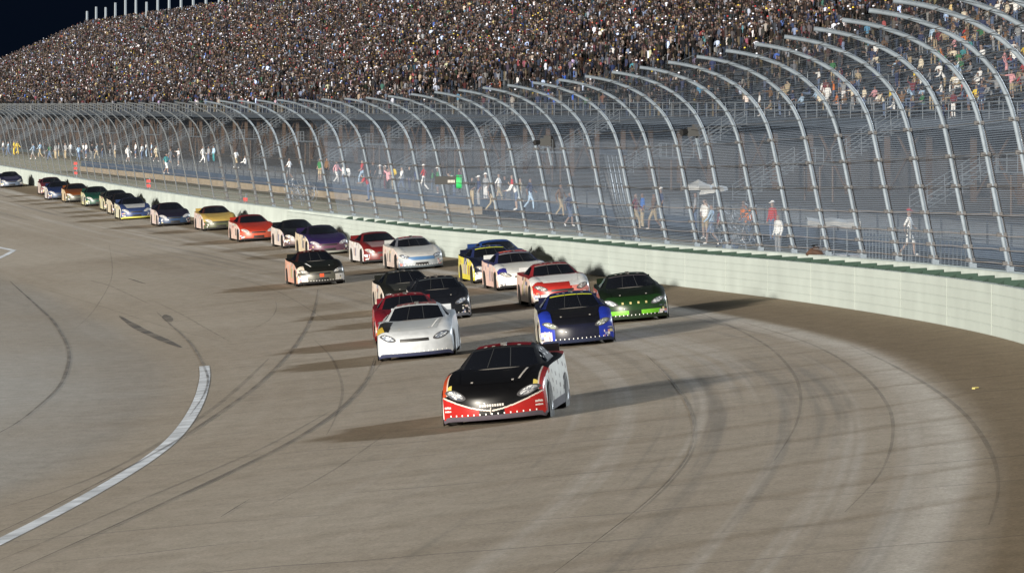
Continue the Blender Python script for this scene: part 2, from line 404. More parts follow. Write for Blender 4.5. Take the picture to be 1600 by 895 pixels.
for d in np.arange(40, DSAFE + .1, 2.0):
    z = ZW(d); r = [off(d, .0, z - .1)]
    for k in range(5):
        a = k * SH / 5; bq = (k + 1) * SH / 5
        r += [off(d, .014, z + a + .002), off(d, .0, z + a + .018), off(d, .0, z + bq - .018), off(d, .014, z + bq - .002)]
    r += [off(d, .18, z + SH), off(d, .2, z + SH - .02), off(d, .2, z)]
    rows.append(r)
mb.grid(rows); child(mb.build('tube_face', M_SAFER, smooth=True, angle=25), sb)
for i, d in enumerate(np.arange(62, DSAFE, 7.1)):
    jm = MB(); z = ZW(d); T, N = frame(d); jm.box(off(d, -.001, z + SH / 2), (.014, .012, SH - .03), (T, N, Vector((0, 0, 1))))
    child(jm.build('joint', mat('joint_sealant', (.26, .29, .27), .8, var=.05)), sb)
d = 62.0; k = 0
while d < DSAFE - 14 and k < 100:
    z = ZW(d + .9); T, N = frame(d + .9); c = coff(d)
    if c > .3:
        p = MB(); L_ = 1.55
        a0 = off(d, .21, 0); a1 = off(d + L_, .21, 0); b1 = off(d + L_, c - .01, 0); b0 = off(d, c - .01, 0)
        top0, top1 = z + SH - .09, z + SH + .10
        vs = [Vector((q.x, q.y, z + .5)) for q in (a0, a1, b1, b0)] + [Vector((a0.x, a0.y, top1)), Vector((a1.x, a1.y, top0)), Vector((b1.x, b1.y, top0 + .02)), Vector((b0.x, b0.y, top1 + .02))]
        p.add(vs, [(3, 2, 1, 0), (4, 5, 6, 7), (0, 1, 5, 4), (1, 2, 6, 5), (2, 3, 7, 6), (3, 0, 4, 7)]); child(p.build('foam_pad', M_PAD), sb); k += 1
    d += 2.5
tag(sb, 'pale steel barrier with green foam pads in front of the outer wall', 'barrier')

# catch fence: post profile (overhang towards the track, height above wall top)
PROF = [(0, 0), (.10, .5), (.29, 1.45), (.51, 2.55), (.66, 3.25), (.80, 3.65), (1.0, 4.05), (1.32, 4.42), (1.73, 4.74), (2.2, 4.98), (2.74, 5.17), (3.15, 5.26), (3.55, 5.31)]
PROF = [(o * 1.075, h * 1.075) for o, h in PROF]
_ps = [0.0]
for i in range(1, len(PROF)): _ps.append(_ps[-1] + math.hypot(PROF[i][0] - PROF[i - 1][0], PROF[i][1] - PROF[i - 1][1]))
def prof_at(s): return interp(s, _ps, [p[0] for p in PROF]), interp(s, _ps, [p[1] for p in PROF])
def fpt(d, s, back=0.0):
    o, h = prof_at(s); z = ZW(d) + WH + interp(d, [100, 236, 300], [.12, .05, 0]) - .01
    return off(d, coff(d) + .28 - o + back, z + h)
M_GALV = mat('galvanised_steel', (.135, .165, .20), .62, metal=.1, var=.12, scale=6)
M_CABLE = mat('steel_cable', (.10, .10, .105), .5, metal=.4, var=.1)
M_CABLEP = mat('pale_steel_cable', (.26, .24, .24), .5, metal=.3, var=.1)
cf = empty('catch_fence', off(100, coff(100), ZW(100) + WH))
def d_of_px(px):
    lo, hi = 60.0, 900.0
    for _ in range(50):
        m = (lo + hi) / 2; q = fpt(m, 0); x = 800 + FPX * q.x / q.y
        if x > px: lo = m
        else: hi = m
    return lo
d0 = d_of_px(1578); d10 = d_of_px(1042)
STEP = (d10 - d0) / 10
print('post step', d0, d10, STEP, d_of_px(559), d_of_px(283), d_of_px(5))
D_BREAK = d_of_px(405); M_DULL = mat('dull_galvanised_steel', (.085, .095, .105), .7, var=.15, scale=5)
post_ds = [d0 + STEP * i for i in range(-8, 62)]
for d in post_ds:
    if d < 45: continue
    p = MB(); r0 = interp(d, [100, 240, 252], [.056, .048, .036])
    fine = [fpt(d, s) for s in np.linspace(0, _ps[-1], 26)]
    p.tube(fine, [r0 * (1.0 if i < 14 else 1.0) for i in range(26)], 10 if d < 200 else 7)
    T, N = frame(d)
    p.box(fine[0] + Vector((0, 0, .06)), (.17, .17, .12), (T, N, Vector((0, 0, 1))), 0)
    if d < 260:
        for s in (.2, .53, .86, 1.34, 2.0, 2.72, 3.45):
            p.box(fpt(d, s, -.02), (.10, .22, .09), (T, N, Vector((0, 0, 1))), 1)
        # thin dark tube beside the post, on its far side
        p.tube([fpt(d + .55, s, .16) for s in np.linspace(.05, 3.3, 6)], .035, 6, 1)
    o = p.build('post', [M_GALV if d < D_BREAK else M_DULL, M_CABLE], smooth=True, angle=45); child(o, cf)
dd = list(np.arange(45, 420, 2.9))
for s, mm, rr in [(.2, M_CABLEP, .010), (.53, M_CABLEP, .010), (.86, M_CABLEP, .010), (1.34, M_CABLEP, .010), (2.0, M_CABLE, .010), (2.72, M_CABLE, .010), (3.45, M_CABLE, .008), (4.0, M_CABLE, .008), (4.5, M_CABLE, .008), (5.0, M_CABLE, .008), (5.5, M_CABLE, .008), (6.1, M_CABLE, .008), (6.7, M_CABLE, .008)]:
    if s > _ps[-1]: continue
    p = MB(); p.tube([fpt(d, s, -.10) + Vector((0, 0, -.025 * math.sin(i * 1.57) ** 2)) for i, d in enumerate(dd)], rr, 6); child(p.build('cable', mm, smooth=True), cf)
for nm, r0_, r1_, wl_, wu_ in (('near', 45, 225, .0115, .0088), ('far', 225, 430, .0034, .0030)):
    dm = list(np.arange(r0_, r1_ + .1, 5.0))
    ss = list(np.linspace(.03, 3.7, 6))
    sheet('lower_mesh', [[fpt(d, s, .12) for d in dm] for s in ss], [[(d, s) for d in dm] for s in ss], mesh_mat('dense_wire_' + nm, (.16, .205, .28), (.055, .052), wl_), cf)
    ss = list(np.linspace(3.7, _ps[-1] - .05, 12))
    sheet('upper_mesh', [[fpt(d, s, .12) for d in dm] for s in ss], [[(d, s) for d in dm] for s in ss], mesh_mat('open_wire_' + nm, (.13, .175, .25), (.055, .085), wu_), cf)
tag(cf, 'tall galvanised catch fence with posts curving over the track', 'fence')

# ------------------------------------------------------------------ grandstand
SF, ROWS, RD, RH, Z0 = 42.0, 46, .846, .37, HC - .75
T0, T1 = 150.0, 935.0
gsd = empty('grandstand', st(400, SF, ZC))
M_STEP = mat('terrace_steel', (.013, .017, .024), .7, var=.25, scale=.6)
M_BENCH = mat('bench_aluminium', (.05, .066, .09), .5, metal=.2, var=.15, scale=1)
M_DARK = mat('under_stand_dark', (.012, .011, .012), .9, var=.4, scale=.15)  # near black: the deep shade under the stand is put into this colour
M_BROWN = mat('brown_steel', (.035, .020, .011), .7, var=.3, scale=.5)
M_RAIL = mat('rail_aluminium', (.13, .15, .175), .45, metal=.3, var=.05)
tb = MB(); ra, rb = [], []
for i in range(ROWS):
    for o, z in ((SF + i * RD, Z0 + i * RH - (RH if i else .6)), (SF + i * RD, Z0 + i * RH)):
        ra.append(st(T0, o, z)); rb.append(st(T1, o, z))
ra.append(st(T0, SF + ROWS * RD, Z0 + (ROWS - 1) * RH)); rb.append(st(T1, SF + ROWS * RD, Z0 + (ROWS - 1) * RH))
tb.grid([ra, rb]); child(tb.build('terrace', M_STEP), gsd)
for i in range(ROWS):
    b_ = MB(); wallbox(b_, T0, T1 - .3, SF + i * RD + .46, SF + i * RD + .74, Z0 + i * RH + .38, Z0 + i * RH + .42); child(b_.build('bench', M_BENCH), gsd)
w = MB(); wallbox(w, T0, T1, SF + 9, SF + 9.3, ZC, Z0 + 9 * RH * .9); child(w.build('back_wall', M_DARK), gsd)
w = MB(); wallbox(w, T0, T1, SF - .25, SF - .02, Z0 - .62, Z0 - .05); child(w.build('fascia', mat('fascia_blue_grey', (.02, .027, .038), .6, var=.2, scale=.5)), gsd)
w = MB()
for zz in (.45, .95): w.tube([st(T0, SF - .1, Z0 + zz), st(T1, SF - .1, Z0 + zz)], .03, 6)
for t in np.arange(T0, T1, 2.4): w.tube([st(t, SF - .1, Z0 - .1), st(t, SF - .1, Z0 + .95)], .025, 5)
child(w.build('front_rail', M_RAIL), gsd)
k = 0
for t in np.arange(T0 + 4, T1, 8.4):
    if k >= 95: break
    k += 1; w = MB(); w.box(st(t, SF + 3.2, (ZC + Z0) / 2), (.32, .32, Z0 - ZC + 1.4), (TS, NS, Vector((0, 0, 1))))
    if k % 2: 
        w.tube([st(t + .3, SF + 3.2, ZC + .3), st(t + 8.1, SF + 3.2, Z0)], .10, 6); w.tube([st(t + 8.1, SF + 3.25, ZC + .3), st(t + .3, SF + 3.25, Z0)], .10, 6)
    child(w.build('column', M_BROWN), gsd)
# stair towers: two flights with a landing
for t in np.arange(T0 + 16, T1, 34.6):
    w = MB(); wdt = 3.0; nst = 11; z1 = (ZC + Z0 - .5) / 2
    for j in range(nst):
        w.box(st(t + .3, SF - 9.2 + j * .34, ZC + (j + 1) * (z1 - ZC) / nst), (wdt, .30, .05), (TS, NS, Vector((0, 0, 1))))
        w.box(st(t - 2.9, SF - 3.9 + j * .34, z1 + (j + 1) * (Z0 - .5 - z1) / nst), (wdt, .30, .05), (TS, NS, Vector((0, 0, 1))))
    w.box(st(t - 1.3, SF - 4.8, z1), (6.6, 1.5, .08), (TS, NS, Vector((0, 0, 1))))
    w.box(st(t - 2.9, SF - .3, Z0 - .5), (wdt, .8, .06), (TS, NS, Vector((0, 0, 1))))
    def rail(t_, o0, o1, za, zb):
        for h in (.35, .65, .95): w.tube([st(t_, o0, za + h), st(t_, o1, zb + h)], .03, 5)
        for q in np.linspace(0, 1, 5): w.tube([st(t_, o0 + (o1 - o0) * q, za + (zb - za) * q), st(t_, o0 + (o1 - o0) * q, za + (zb - za) * q + .95)], .025, 5)
    for s_ in (-1.5, 1.5): rail(t + .3 + s_, SF - 9.3, SF - 5.4, ZC, z1); rail(t - 2.9 + s_, SF - 4, SF - .3, z1, Z0 - .5)
    for h in (.35, .65, .95): w.tube([st(t - 4.6, SF - 4.1 - 1.4, z1 + h), st(t - 1.2, SF - 5.5, z1 + h)], .03, 5)
    for q in (-4.6, -2.9, -1.2): w.tube([st(t + q, SF - 5.5, z1), st(t + q, SF - 5.5, z1 + .95)], .03, 5)
    child(w.build('stairway', mat('stair_steel', (.085, .10, .12), .5, metal=.2)), gsd); w = MB()
    for q in (-4.2, -1.6, 1.6): w.tube([st(t + q, SF - 4.8, ZC), st(t + q, SF - 4.8, z1)], .07, 6)
    child(w.build('stair_support', M_BROWN), gsd)
# aisle handrails
k = 0
AISLES = list(np.arange(T0 + 40, 560, 10.4))
for t in AISLES:
    for i0, n_ in ((1, 4), (6, 4), (12, 4), (18, 4)):
        if k >= 96: break
        k += 1; w = MB(); a = st(t, SF + i0 * RD + .2, Z0 + i0 * RH); e = st(t, SF + (i0 + n_) * RD + .2, Z0 + (i0 + n_) * RH)
        w.tube([a, a + Vector((0, 0, .8)), a + NS * .1 + Vector((0, 0, .95)), e + Vector((0, 0, .95)) - NS * .15, e + Vector((0, 0, .8)), e], .028, 6); child(w.build('handrail', M_RAIL, smooth=True), gsd)
tag(gsd, 'long steep grandstand with dark rows and stair towers behind the track', 'grandstand')
# masts along the top of the far stand
for i, t in enumerate(np.arange(T1 - 3, T1 - 215, -14.2)):
    w = MB(); h = (3.6, 4.2, 3.8, 4.4, 5.6, 4.4)[i % 6]; zt = Z0 + ROWS * RH - .4
    w.tube([st(t, SF + ROWS * RD - .3, zt), st(t, SF + ROWS * RD - .3, zt + h * .9), st(t, SF + ROWS * RD - .3, zt + h)], [.24, .22, .20], 8)
    w.box(st(t, SF + ROWS * RD - .3, zt + .1), (.7, .5, .25), (TS, NS, Vector((0, 0, 1))))
    o = w.build('mast', M_GALV, smooth=True, angle=40); tag(o, 'short pale mast standing along the top edge of the far grandstand', 'mast', 'masts on the grandstand top')
# ------------------------------------------------------------------ people
def sk(*pts): return pts
def make_pose(kind):
    """joint table: name -> (x, y, z, radius); facing -Y"""
    J = dict(pelvis=(0, 0, .95, .135), waist=(0, 0, 1.10, .125), chest=(0, 0, 1.30, .145), neck=(0, 0, 1.47, .055), jaw=(0, -.015, 1.56, .075), crown=(0, -.01, 1.69, .085),
             hipL=(-.09, 0, .90, .10), kneeL=(-.10, -.02, .50, .062), ankL=(-.10, .02, .09, .045), toeL=(-.11, -.15, .04, .04),
             hipR=(.09, 0, .90, .10), kneeR=(.10, -.02, .50, .062), ankR=(.10, .02, .09, .045), toeR=(.11, -.15, .04, .04),
             shL=(-.18, 0, 1.41, .065), elL=(-.25, .02, 1.13, .045), wrL=(-.25, -.08, .89, .034), haL=(-.25, -.11, .79, .036),
             shR=(.18, 0, 1.41, .065), elR=(.25, .02, 1.13, .045), wrR=(.25, -.08, .89, .034), haR=(.25, -.11, .79, .036))
    def upd(**k):
        for n, v in k.items(): J[n] = (*v, J[n][3])
    if kind == 'walking': upd(kneeL=(-.10, -.20, .52), ankL=(-.10, -.22, .10), toeL=(-.10, -.38, .08), kneeR=(.10, .06, .50), ankR=(.10, .34, .16), toeR=(.10, .26, .04), elL=(-.24, .14, 1.15), wrL=(-.23, .10, .90), haL=(-.23, .06, .80), elR=(.24, -.12, 1.14), wrR=(.23, -.30, .98), haR=(.23, -.38, .93))
    if kind == 'arms_raised': upd(elL=(-.36, -.10, 1.56), wrL=(-.24, -.16, 1.82), haL=(-.22, -.17, 1.92), elR=(.36, -.10, 1.56), wrR=(.24, -.16, 1.82), haR=(.22, -.17, 1.92))
    if kind == 'shading_eyes': upd(elR=(.34, -.22, 1.40), wrR=(.14, -.26, 1.60), haR=(.07, -.22, 1.66), elL=(-.30, .04, 1.15), wrL=(-.16, -.10, .98), haL=(-.10, -.12, .94))
    if kind == 'leaning': upd(waist=(0, -.06, 1.10), chest=(0, -.20, 1.26), neck=(0, -.32, 1.38), jaw=(0, -.40, 1.44), crown=(0, -.44, 1.55), shL=(-.18, -.26, 1.34), shR=(.18, -.26, 1.34), elL=(-.25, -.38, 1.10), elR=(.25, -.38, 1.10), wrL=(-.2, -.58, 1.05), wrR=(.2, -.58, 1.05), haL=(-.18, -.66, 1.04), haR=(.18, -.66, 1.04))
    if kind == 'sitting':
        upd(**{n: (J[n][0], J[n][1] + .05, J[n][2] - .47) for n in ('pelvis', 'waist', 'chest', 'neck', 'jaw', 'crown', 'shL', 'shR', 'hipL', 'hipR')})
        upd(kneeL=(-.12, -.40, .50), kneeR=(.12, -.40, .50), ankL=(-.12, -.38, .09), ankR=(.12, -.38, .09), toeL=(-.12, -.54, .04), toeR=(.12, -.54, .04), elL=(-.25, -.06, .70), elR=(.25, -.06, .70), wrL=(-.16, -.30, .60), wrR=(.16, -.30, .60), haL=(-.10, -.36, .58), haR=(.10, -.36, .58))
    if kind == 'pointing': upd(elL=(-.40, -.16, 1.38), wrL=(-.62, -.26, 1.40), haL=(-.72, -.30, 1.42), elR=(.27, .04, 1.14), wrR=(.22, -.16, 1.02), haR=(.18, -.22, 1.0))
    return J
BONES = [('pelvis', 'waist', 'torso'), ('waist', 'chest', 'torso'), ('chest', 'neck', 'neck'), ('neck', 'jaw', 'head'), ('jaw', 'crown', 'head'),
         ('pelvis', 'hipL', 'leg'), ('hipL', 'kneeL', 'leg'), ('kneeL', 'ankL', 'shin'), ('ankL', 'toeL', 'foot'), ('pelvis', 'hipR', 'leg'), ('hipR', 'kneeR', 'leg'), ('kneeR', 'ankR', 'shin'), ('ankR', 'toeR', 'foot'),
         ('chest', 'shL', 'torso'), ('shL', 'elL', 'sleeve'), ('elL', 'wrL', 'forearm'), ('wrL', 'haL', 'hand'), ('chest', 'shR', 'torso'), ('shR', 'elR', 'sleeve'), ('elR', 'wrR', 'forearm'), ('wrR', 'haR', 'hand')]
def bake_pose(kind):
    J = make_pose(kind); names = list(J)
    me = bpy.data.meshes.new('pose'); me.from_pydata([J[n][:3] for n in names], [(names.index(a), names.index(b)) for a, b, _ in BONES], [])
    o = bpy.data.objects.new('pose', me); COL.objects.link(o)
    md = o.modifiers.new('skin', 'SKIN'); md.use_smooth_shade = True
    if not me.skin_vertices: raise RuntimeError('no skin layer')
    for i, n in enumerate(names):
        v = me.skin_vertices[0].data[i]; r = J[n][3]
        v.radius = (r * 1.25, r * .85) if n in ('waist', 'chest', 'pelvis') else (r, r); v.use_root = (n == 'pelvis')
    sd = o.modifiers.new('sub', 'SUBSURF'); sd.levels = 1; sd.render_levels = 1
    dg = bpy.context.evaluated_depsgraph_get(); ev = o.evaluated_get(dg)
    res = bpy.data.meshes.new_from_object(ev); bpy.data.objects.remove(o); bpy.data.meshes.remove(me)
    n = len(res.vertices); co = np.zeros(n * 3); res.vertices.foreach_get('co', co); co = co.reshape(-1, 3)
    nf = len(res.polygons); cen = np.zeros(nf * 3); res.polygons.foreach_get('center', cen); cen = cen.reshape(-1, 3)
    best = np.full(nf, 1e9); reg = np.zeros(nf, int); regs = ['torso', 'neck', 'head', 'leg', 'shin', 'foot', 'sleeve', 'forearm', 'hand']
    for a, b, r in BONES:
        A, B = np.array(J[a][:3]), np.array(J[b][:3]); AB = B - A; t = np.clip(((cen - A) @ AB) / (AB @ AB), 0, 1); dist = np.linalg.norm(cen - (A + t[:, None] * AB), axis=1) - (J[a][3] * (1 - t) + J[b][3] * t)
        k = dist < best; best[k] = dist[k]; reg[k] = regs.index(r)
    hc = np.array(J['crown'][:3]); rel = cen - hc
    hair = (reg == 2) & ((rel[:, 2] > .0) | ((rel[:, 1] > .03) & (rel[:, 2] > -.10)))
    cap = (reg == 2) & (rel[:, 2] > -.005)
    chin = (reg == 1) & (cen[:, 2] < J['neck'][2] - .02)
    reg[chin] = 0
    zmid = (cen[:, 2] < J['pelvis'][2] + .0) & (reg == 0)
    reg[zmid] = 3
    return res, reg, hair, cap, J
POSES = {k: bake_pose(k) for k in ('standing', 'walking', 'arms_raised', 'shading_eyes', 'leaning', 'sitting', 'pointing')}
C = dict(white=(.72, .73, .75), black=(.012, .012, .014), grey=(.22, .23, .25), red=(.38, .025, .025), maroon=(.13, .02, .03), orange=(.62, .17, .03), blue=(.03, .12, .42), navy=(.02, .03, .09), teal=(.04, .22, .25), green=(.03, .14, .05),
         yellow=(.65, .48, .05), brown=(.13, .075, .04), khaki=(.34, .28, .19), pink=(.6, .3, .34), denim=(.09, .13, .23), lightblue=(.32, .45, .62), cream=(.62, .56, .45))
SKIN = [(.24, .165, .135), (.18, .115, .09), (.29, .21, .175), (.07, .04, .03)]
HAIR = {'dark': (.02, .014, .01), 'brown': (.07, .04, .022), 'fair': (.3, .2, .09), 'grey': (.3, .3, .3)}
def person_mesh(pose, shirt, legs, head, headcol, shorts, skin, sleeves, dim=1.0):
    src, reg, hair, cap, J = POSES[pose]; me = src.copy(); nf = len(reg); c = np.ones((nf, 4), 'f')
    tab = [C[shirt], skin, skin, C[legs], skin if shorts else C[legs], C['white'] if shorts else C['black'], C[shirt], C[shirt] if sleeves else skin, skin]
    for i, q in enumerate(tab): c[reg == i, :3] = q
    c[:, :3] *= dim  # below one, the stand's weaker light is darkened into clothes and skin
    if head == 'hair': c[hair, :3] = headcol
    else: c[cap, :3] = headcol
    a = me.attributes.new('paint', 'FLOAT_COLOR', 'FACE'); a.data.foreach_set('color', c.ravel()); me.materials.clear(); me.materials.append(M_CLOTH); return me
def cap_brim(J, col, parent):
    b = MB(); cx, cy, cz = J['crown'][:3]; vs = []
    for k in range(7):
        an = math.pi + math.pi * k / 6; vs.append((cx + .085 * math.cos(an), cy - .06 + .13 * math.sin(an), cz + .012 - .02 * abs(math.sin(an))))
    low = [(v[0], v[1], v[2] - .012) for v in vs]; n = len(vs)
    b.add(vs + low, [tuple(range(n)), tuple(range(2 * n - 1, n - 1, -1))] + [(i, i + n, (i + 1) % n + n, (i + 1) % n) for i in range(n)], 0, col)
    # crown of the cap
    rr = []
    for i in range(5):
        a = math.pi / 2 * i / 4; rr.append([(cx + .094 * math.cos(a) * math.cos(t), cy + .005 + .100 * math.cos(a) * math.sin(t), cz + .012 + .085 * math.sin(a)) for t in np.linspace(0, 2 * math.pi, 11)])
    b.grid(rr, cols=lambda i, j: col)
    return b.build('cap', M_CLOTH, parent, smooth=True, angle=50)
NPERS = 0
def person(loc, rz, pose, shirt, legs, head, hcol, shorts, skin, sleeves, label, group, scale=1.0, brim=False, dim=1.0):
    global NPERS; NPERS += 1
    o = bpy.data.objects.new('person', person_mesh(pose, shirt, legs, head, hcol, shorts, skin, sleeves, dim)); COL.objects.link(o)
    o.location = loc; o.rotation_euler = (0, 0, rz); o.scale = (scale,) * 3; tag(o, label, 'person', group)
    if brim: cap_brim(POSES[pose][4], hcol, o)
    return o
POSEWORD = dict(standing='standing', walking='walking', arms_raised='with both arms raised', shading_eyes='with a hand up to the face', leaning='leaning forward', sitting='sitting', pointing='with one arm held out')
CNAME = dict(lightblue='light blue', denim='denim blue')
def cn(x): return CNAME.get(x, x)
used_labels = {}
def unique(lab):
    used_labels[lab] = used_labels.get(lab, 0) + 1; return lab
FACE_TRACK = math.atan2(-NS.y, -NS.x) + math.pi / 2      # local -Y turned towards the track
rp = random.Random(11)
# people on the concourse: photo column, photo row of the head top, shirt, legs, pose, head, place words
CP = [
    (1162, 312, 'orange', 'denim', 'standing', 'fair', 'right of the wire tangle, left of another orange top'),
    (1174, 314, 'orange', 'denim', 'standing', 'dark', 'shoulder to shoulder with another orange shirt'),
    (1207, 312, 'red', 'denim', 'standing', 'cap:white', 'right of the two orange shirts'),
    (1216, 330, 'white', 'grey', 'standing', 'dark', 'half hidden behind the red shirt'),
    (1420, 328, 'white', 'white', 'walking', 'cap:red', 'alone beside the steel crowd barrier'),
    (1004, 298, 'blue', 'khaki', 'standing', 'dark', 'next to the wire gate'),
    (993, 300, 'maroon', 'khaki', 'walking', 'dark', 'between the wire gate and the bright blue shirt'),
    (1033, 292, 'navy', 'denim', 'standing', 'cap:white', 'right of the bright blue shirt'),
    (1022, 300, 'brown', 'khaki', 'walking', 'dark', 'between the bright blue shirt and the navy one'),
    (1087, 300, 'grey', 'denim', 'standing', 'dark', 'under the white parasol'),
    (1102, 309, 'white', 'khaki', 'shading_eyes', 'dark', 'just right of the parasol pole'),
    (1112, 316, 'lightblue', 'denim', 'walking', 'brown', 'behind the tangle of wire'),
    (1124, 318, 'maroon', 'black', 'standing', 'dark', 'at the right end of the wire tangle'),
    (1148, 330, 'grey', 'denim', 'sitting', 'grey', 'left of the two orange shirts'),
    (876, 286, 'brown', 'khaki', 'walking', 'fair', 'alone in the gap left of the wire gate'),
    (890, 296, 'navy', 'denim', 'walking', 'dark', 'just left of the wire gate'),
    (662, 258, 'red', 'white', 'walking', 'cap:white', 'left of the green signal lamp, among darker clothes'),
    (676, 261, 'green', 'denim', 'standing', 'dark', 'directly above the black sign board'),
    (684, 261, 'green', 'denim', 'standing', 'cap:white', 'directly above the black sign board'),
    (704, 265, 'green', 'black', 'standing', 'brown', 'behind the green signal lamp'),
    (710, 266, 'white', 'denim', 'leaning', 'dark', 'leaning on the fence behind the green signal lamp'),
    (718, 260, 'maroon', 'black', 'standing', 'dark', 'just right of the green signal lamp'),
    (738, 274, 'black', 'khaki', 'pointing', 'dark', 'reaching out right of the green signal lamp'),
    (748, 274, 'navy', 'grey', 'standing', 'cap:white', 'right of the person reaching out'),
    (759, 271, 'grey', 'white', 'standing', 'cap:white', 'in a wide white cap'),
    (768, 280, 'black', 'khaki', 'walking', 'dark', 'between the wide white cap and the white shirt'),
    (779, 271, 'white', 'khaki', 'walking', 'fair', 'hurrying towards the right'),
    (789, 274, 'black', 'denim', 'standing', 'dark', 'behind the white shirt'),
    (800, 273, 'red', 'denim', 'standing', 'dark', 'at the end of the blue kick board'),
    (807, 278, 'white', 'denim', 'leaning', 'dark', 'bending over the rail'),
    (813, 276, 'khaki', 'white', 'walking', 'brown', 'with one leg stretched back'),
    (828, 278, 'navy', 'lightblue', 'walking', 'dark', 'right of the person in khaki'),
    (500, 247, 'green', 'khaki', 'standing', 'fair', 'left of the first crowd at the rail'),
    (511, 246, 'brown', 'black', 'standing', 'dark', 'left end of the group at the rail'),
    (526, 250, 'pink', 'white', 'walking', 'dark', 'beside a curved post'),
    (537, 255, 'white', 'denim', 'standing', 'cap:white', 'in the group at the rail'),
    (543, 256, 'white', 'denim', 'standing', 'dark', 'in the group at the rail'),
    (566, 250, 'red', 'lightblue', 'walking', 'fair', 'above another bending person'),
    (576, 268, 'red', 'denim', 'leaning', 'dark', 'bent over the rail'),
    (583, 253, 'black', 'black', 'standing', 'dark', 'behind the person bending over'),
    (594, 257, 'grey', 'black', 'standing', 'cap:white', 'in the dark clad knot of people'),
    (602, 257, 'maroon', 'maroon', 'standing', 'cap:white', 'in the dark clad knot of people'),
    (607, 262, 'pink', 'black', 'arms_raised', 'fair', 'in the dark clad knot of people'),
    (615, 257, 'yellow', 'khaki', 'standing', 'dark', 'at the right of the dark clad knot'),
    (628, 260, 'white', 'denim', 'walking', 'dark', 'on the open stretch of fence'),
    (640, 258, 'black', 'navy', 'standing', 'dark', 'on the open stretch of fence'),
    (651, 260, 'navy', 'black', 'standing', 'brown', 'left of the person in red and white'),
    (200, 226, 'white', 'white', 'walking', 'dark', 'walking apart on the far concourse'),
    (212, 222, 'white', 'denim', 'standing', 'cap:white', 'on the far concourse'),
    (222, 224, 'white', 'denim', 'standing', 'dark', 'on the far concourse'),
    (229, 221, 'white', 'lightblue', 'standing', 'cap:white', 'on the far concourse'),
    (237, 221, 'lightblue', 'denim', 'standing', 'cap:white', 'on the far concourse'),
    (244, 226, 'cream', 'khaki', 'walking', 'dark', 'on the far concourse'),
    (260, 239, 'teal', 'white', 'walking', 'dark', 'close to the far fence'),
    (266, 231, 'grey', 'denim', 'walking', 'dark', 'on the far concourse'),
    (279, 230, 'white', 'grey', 'pointing', 'dark', 'on the far concourse'),
    (317, 228, 'white', 'white', 'walking', 'cap:white', 'on the far concourse'),
    (326, 227, 'grey', 'denim', 'standing', 'cap:white', 'on the far concourse'),
    (334, 226, 'lightblue', 'teal', 'standing', 'cap:white', 'on the far concourse'),
    (369, 233, 'white', 'khaki', 'walking', 'dark', 'on the far concourse'),
    (382, 234, 'white', 'black', 'sitting', 'cap:white', 'on the far concourse'),
    (452, 246, 'white', 'grey', 'walking', 'fair', 'beside the tangled wire bundle'),
    (22, 219, 'yellow', 'yellow', 'standing', 'dark', 'at the far left, in a hi vis suit'), (27, 219, 'yellow', 'yellow', 'walking', 'dark', 'at the far left, in a hi vis suit'),
    (5, 219, 'white', 'denim', 'standing', 'dark', 'at the left edge'), (13, 220, 'lightblue', 'denim', 'walking', 'dark', 'near the left edge'),
]
for i in range(16):
    CP.append((52 + i * 8.5 + rp.uniform(-3, 3), 222 + rp.uniform(-1, 3), rp.choice(['white', 'grey', 'cream', 'black', 'navy', 'green', 'lightblue']), rp.choice(['denim', 'grey', 'khaki']), rp.choice(['standing', 'walking']), rp.choice(['dark', 'cap:white', 'brown']), 'among the small figures on the far left concourse'))
for (px, ptop, shirt, legs, pose, head, where) in CP:
    hgt = 1.56 + (.16 if pose not in ('sitting', 'leaning') else -.1)
    s = (ptop - HORIZON) / (HC - ZC - 1.78); d = FPX / s; loc = Vector(((px - 800) / s, d, ZC))
    iscap = head.startswith('cap:'); hcol = C[head[4:]] if iscap else HAIR[head]
    rz = FACE_TRACK + rp.uniform(-.6, .6) if pose != 'walking' else math.radians(rp.choice([-70, 80, -100, 60]))
    shorts = rp.random() < .25 and legs in ('khaki', 'denim', 'white', 'grey')
    hl = (head[4:] + ' cap') if iscap else (head + ' hair')
    lab = f"person in {cn(shirt)} top, {cn(legs)} {'shorts' if shorts else 'trousers'} and {hl} {where}"
    ws = lab.split(); 
    if len(ws) > 16: lab = f"person in {cn(shirt)} top and {hl} {where}"
    if len(lab.split()) > 16: lab = f"person in {cn(shirt)} top {where}"
    if len(lab.split()) > 16: lab = ' '.join(lab.split()[:16])
    person(loc, rz, pose, shirt, legs, 'cap' if iscap else 'hair', hcol, shorts, rp.choice(SKIN[:3] if rp.random() < .8 else SKIN), rp.random() < .35, unique(lab), 'people on the concourse', rp.uniform(.96, 1.04), brim=iscap and px > 480)
